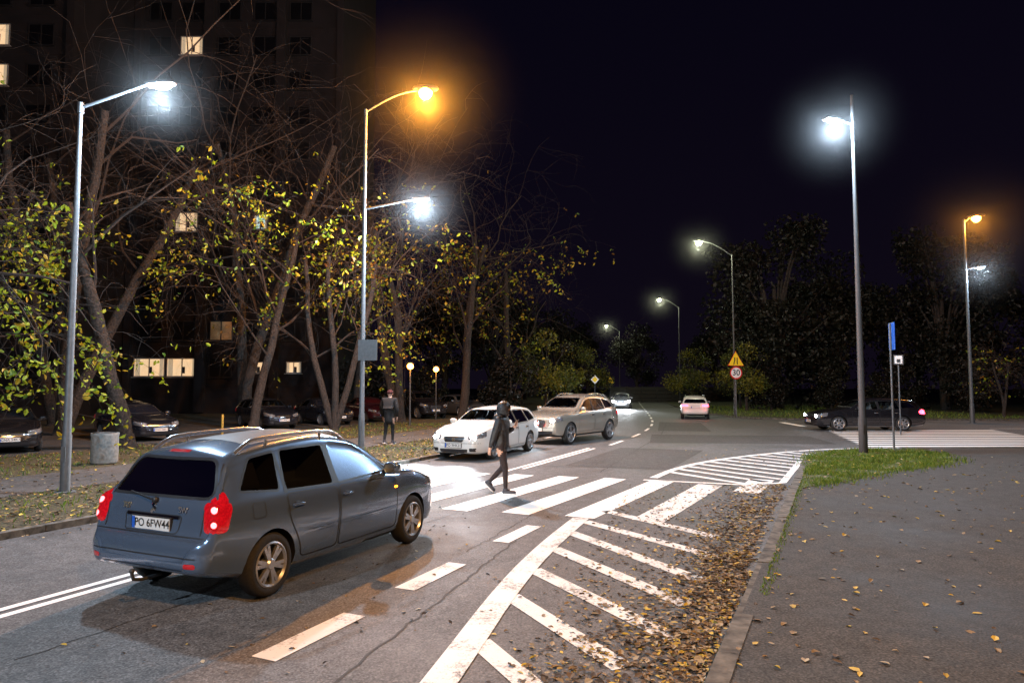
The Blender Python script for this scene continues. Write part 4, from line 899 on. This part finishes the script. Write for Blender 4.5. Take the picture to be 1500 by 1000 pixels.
def person(label,loc,rz,pose,hood=True,scale=1.0,jm=m_jack,tm=m_trou,hat=None,bulk=1.0,hem=.88):
    t=thing('person',label,'person',loc,rz); t.scale=(scale,)*3
    p=pose; J=[];E=[]
    def add(v,r,par=None):
        J.append((v,r)); 
        if par is not None: E.append((par,len(J)-1))
        return len(J)-1
    pel=add((0,0,.95),(.15,.115)); sp=add((.01,0,1.13),(.145,.11),pel); ch=add((.03,0,1.34),(.175,.12),sp); nk=add((.045,0,1.49),.06,ch); hd=add((.065,0,1.57),(.07,.085),nk); ht=add((.06,0,1.67),(.075,.09),hd)
    for s in('R','L'):
        q=p[s]; a=add(q[0],.07,ch); m=add(tuple((Vector(q[0])+Vector(q[1]))/2),.055,a); e=add(q[1],.048,m); w=add(q[2],.03,e); hv_=Vector(q[3]); hvn=(hv_-Vector(q[2])).normalized()
        pm=add(tuple(Vector(q[2])+hvn*.05),(.02,.034),w); pe_=add(tuple(Vector(q[2])+hvn*.095),(.016,.036),pm)
        side=hvn.cross(Vector(q[4])).normalized(); cu=Vector(q[4]).normalized()
        for k,(o,l) in enumerate([(-.028,.065),(-.010,.075),(.010,.07),(.027,.055)]):
            b0=Vector(q[2])+hvn*.10+side*o; f1=add(tuple(b0),.010,pe_); f2=add(tuple(b0+hvn*l*.5+cu*.012),.009,f1); add(tuple(b0+hvn*l*.85+cu*.04),.007,f2)
        b0=Vector(q[2])+hvn*.045-side*.035; f1=add(tuple(b0),.012,pm); f2=add(tuple(b0+hvn*.03-side*.015+cu*.012),.010,f1); add(tuple(b0+hvn*.058-side*.012+cu*.025),.008,f2)
    for s in('r','l'):
        q=p[s]; a=add(q[0],.105,pel); m=add(tuple((Vector(q[0])*.5+Vector(q[1])*.5)),.085,a); k=add(q[1],.062,m); c=add(tuple(Vector(q[1])*.6+Vector(q[2])*.4),.058,k); an=add(q[2],.042,c); add(tuple(Vector(q[2]).lerp(Vector(q[3]),.6)),(.035,.028),an)
    def mf(c):
        if c.z>1.50 and abs(c.y)<.15: return 0
        for s in('R','L'):
            if (c-Vector(p[s][2])).length<.24 and (c-Vector(p[s][2])).dot(Vector(p[s][3])-Vector(p[s][2]))>0: return 0
        return 1 if c.z>.92 else 2
    skin('body',J,E,[m_skin,jm,tm],t,0,2,mf)
    J=[];E=[]; k=bulk
    pel=add((0,0,hem),(.172*k,.142*k)); p2=add((0,0,.98),(.172*k,.142*k),pel); sp=add((.0,0,1.14),(.172*k,.138*k),p2); ch=add((.02,0,1.34),(.20*k,.15*k),sp); nk=add((.035,0,1.475),(.095,.095),ch)
    for s in('R','L'):
        q=p[s]; a=add(q[0],.096*k,ch); m=add(tuple((Vector(q[0])+Vector(q[1]))/2),.080*k,a); e=add(q[1],.068*k,m); m=add(tuple(Vector(q[1]).lerp(Vector(q[2]),.5)),.060*k,e); add(tuple(Vector(q[1]).lerp(Vector(q[2]),.95)),.046,m)
    skin('jacket',J,E,[jm],t,1,2)
    for s in('r','l'):
        q=p[s]; an=Vector(q[2]);to=Vector(q[3]); d=(to-an); yaw=math.atan2(d.y,d.x); pitch=math.atan2(-(d.z+.055),math.hypot(d.x,d.y))
        rot=Matrix.Rotation(yaw,3,'Z')@Matrix.Rotation(pitch,3,'Y'); ce=an+rot@Vector((.07,0,-.045)); b=B()
        b.sup(ce,(.14,.048,.038),.75,16,0,rot); b.sup(ce+rot@Vector((-.07,0,.04)),(.055,.045,.05),.8,14,0,rot); b.sup(ce+rot@Vector((.0,0,-.034)),(.148,.052,.018),.6,16,1,rot); b.obj('shoe',[m_shoed,m_shoe],t)
    h=B()
    hc=Vector((.065,0,1.635))
    f=B(); f.sup(hc+Vector((.095,0,-.012)),(.018,.013,.024),1,10); f.sup(hc+Vector((.082,0,-.058)),(.012,.026,.006),1,10,1)
    for sg in(-1,1): f.sup(hc+Vector((.08,sg*.032,.012)),(.010,.014,.008),1,8,2); f.sup(hc+Vector((.0,sg*.088,-.012)),(.02,.012,.032),1,8)
    f.obj('face',[m_skin,M('lips',(.3,.1,.09),.5,0,.1,30),m_black],t)
    if hood:
        vs=[];fs=[];n=16;mrow=10
        for i in range(mrow+1):
            th=math.pi*(.0+.80*i/mrow)
            for k in range(n):
                ph=2*math.pi*k/n; ax=Vector((-math.cos(th),math.sin(th)*math.cos(ph),math.sin(th)*math.sin(ph)))
                vs.append(hc+Vector((-.01,0,.005))+Vector((ax.x*.145,ax.y*.128,ax.z*.15-(.03 if ax.z<0 else 0))))
        for i in range(mrow):
            for k in range(n): fs.append((i*n+k,i*n+(k+1)%n,(i+1)*n+(k+1)%n,(i+1)*n+k))
        h.add(vs,fs); h.sup((-.02,0,1.48),(.12,.15,.075),.8,14); h.obj('hood',jm,t)
    elif hat:
        h.sup(hc+Vector((-.005,0,.045)),(.102,.094,.085),.9,16); h.lathe([(.1,1.64),(.104,1.65),(.104,1.68),(.1,1.69)],18,0,'z',(.055,0,0)); h.obj('cap',hat,t)
    return t
walk=dict(R=((.02,-.19,1.42),(-.07,-.23,1.14),(-.15,-.22,.90),(-.18,-.21,.80),(.3,.8,0)),L=((.02,.19,1.42),(.04,.23,1.15),(.23,.12,1.27),(.30,.10,1.35),(-.5,-.4,.3)),
 r=((0,-.09,.92),(.11,-.09,.51),(.12,-.10,.085),(.28,-.10,.035)),l=((0,.09,.92),(.02,.09,.50),(-.27,.10,.20),(-.17,.10,.05)))
pp=person('pedestrian in dark hooded jacket looking at phone mid-stride',(-.22,13.85,.004),math.radians(-15),walk,True,1.03,bulk=1.0,hem=.90)
ph=B(); ph.sup((0,0,0),(.005,.036,.075),.35,12,0,Matrix.Rotation(.5,3,'Y')); ph.sup((-.006,0,0),(.001,.031,.065),.35,12,1,Matrix.Rotation(.5,3,'Y'))
v=Matrix.Rotation(math.radians(-15),3,'Z')@Vector((.30,.085,1.37))*1.03+Vector((-.22,13.85,.004))
po=thing('phone','dark smartphone held in the walking pedestrian\'s raised hand','phone',v,math.radians(-15)); ph.obj('phone_case',[m_black,m_plastic],po)
stand=dict(R=((.0,-.20,1.42),(-.03,-.26,1.13),(.05,-.25,.88),(.07,-.25,.78),(0,.9,0)),L=((.0,.20,1.42),(-.03,.26,1.13),(.06,.24,.88),(.08,.24,.78),(0,-.9,0)),
 r=((0,-.1,.92),(.06,-.1,.50),(.06,-.1,.085),(.22,-.12,.03)),l=((0,.1,.92),(-.02,.1,.50),(-.14,.11,.11),(.0,.12,.03)))
person('person in long dark coat and dark red cap on the path',(-4.4,24.6,.08),math.radians(80),stand,False,1.1,m_coat,m_coat,m_hat,1.15,.62)
# ------------------------------------------------------------------ world + camera
w=bpy.data.worlds.new('World'); scene.world=w; w.use_nodes=True; nt=w.node_tree; bg=nt.nodes['Background']
tc=nd(nt,'ShaderNodeTexCoord'); sx=nd(nt,'ShaderNodeSeparateXYZ'); nt.links.new(tc.outputs['Generated'],sx.inputs[0])
rp=nd(nt,'ShaderNodeValToRGB'); e=rp.color_ramp.elements; e[0].position=0; e[0].color=(.0045,.003,.0075,1); e[1].position=.6; e[1].color=(.0018,.0014,.0052,1)
nt.links.new(sx.outputs['Z'],rp.inputs['Fac']); nt.links.new(rp.outputs['Color'],bg.inputs['Color']); bg.inputs['Strength'].default_value=1.0
cd=bpy.data.cameras.new('camera'); cam=O('camera',cd,None,(0,0,2.15),(math.radians(93.72),0,0)); cd.lens=24; cd.sensor_width=36; cd.clip_end=2000; cd.clip_start=.1
scene.camera=cam
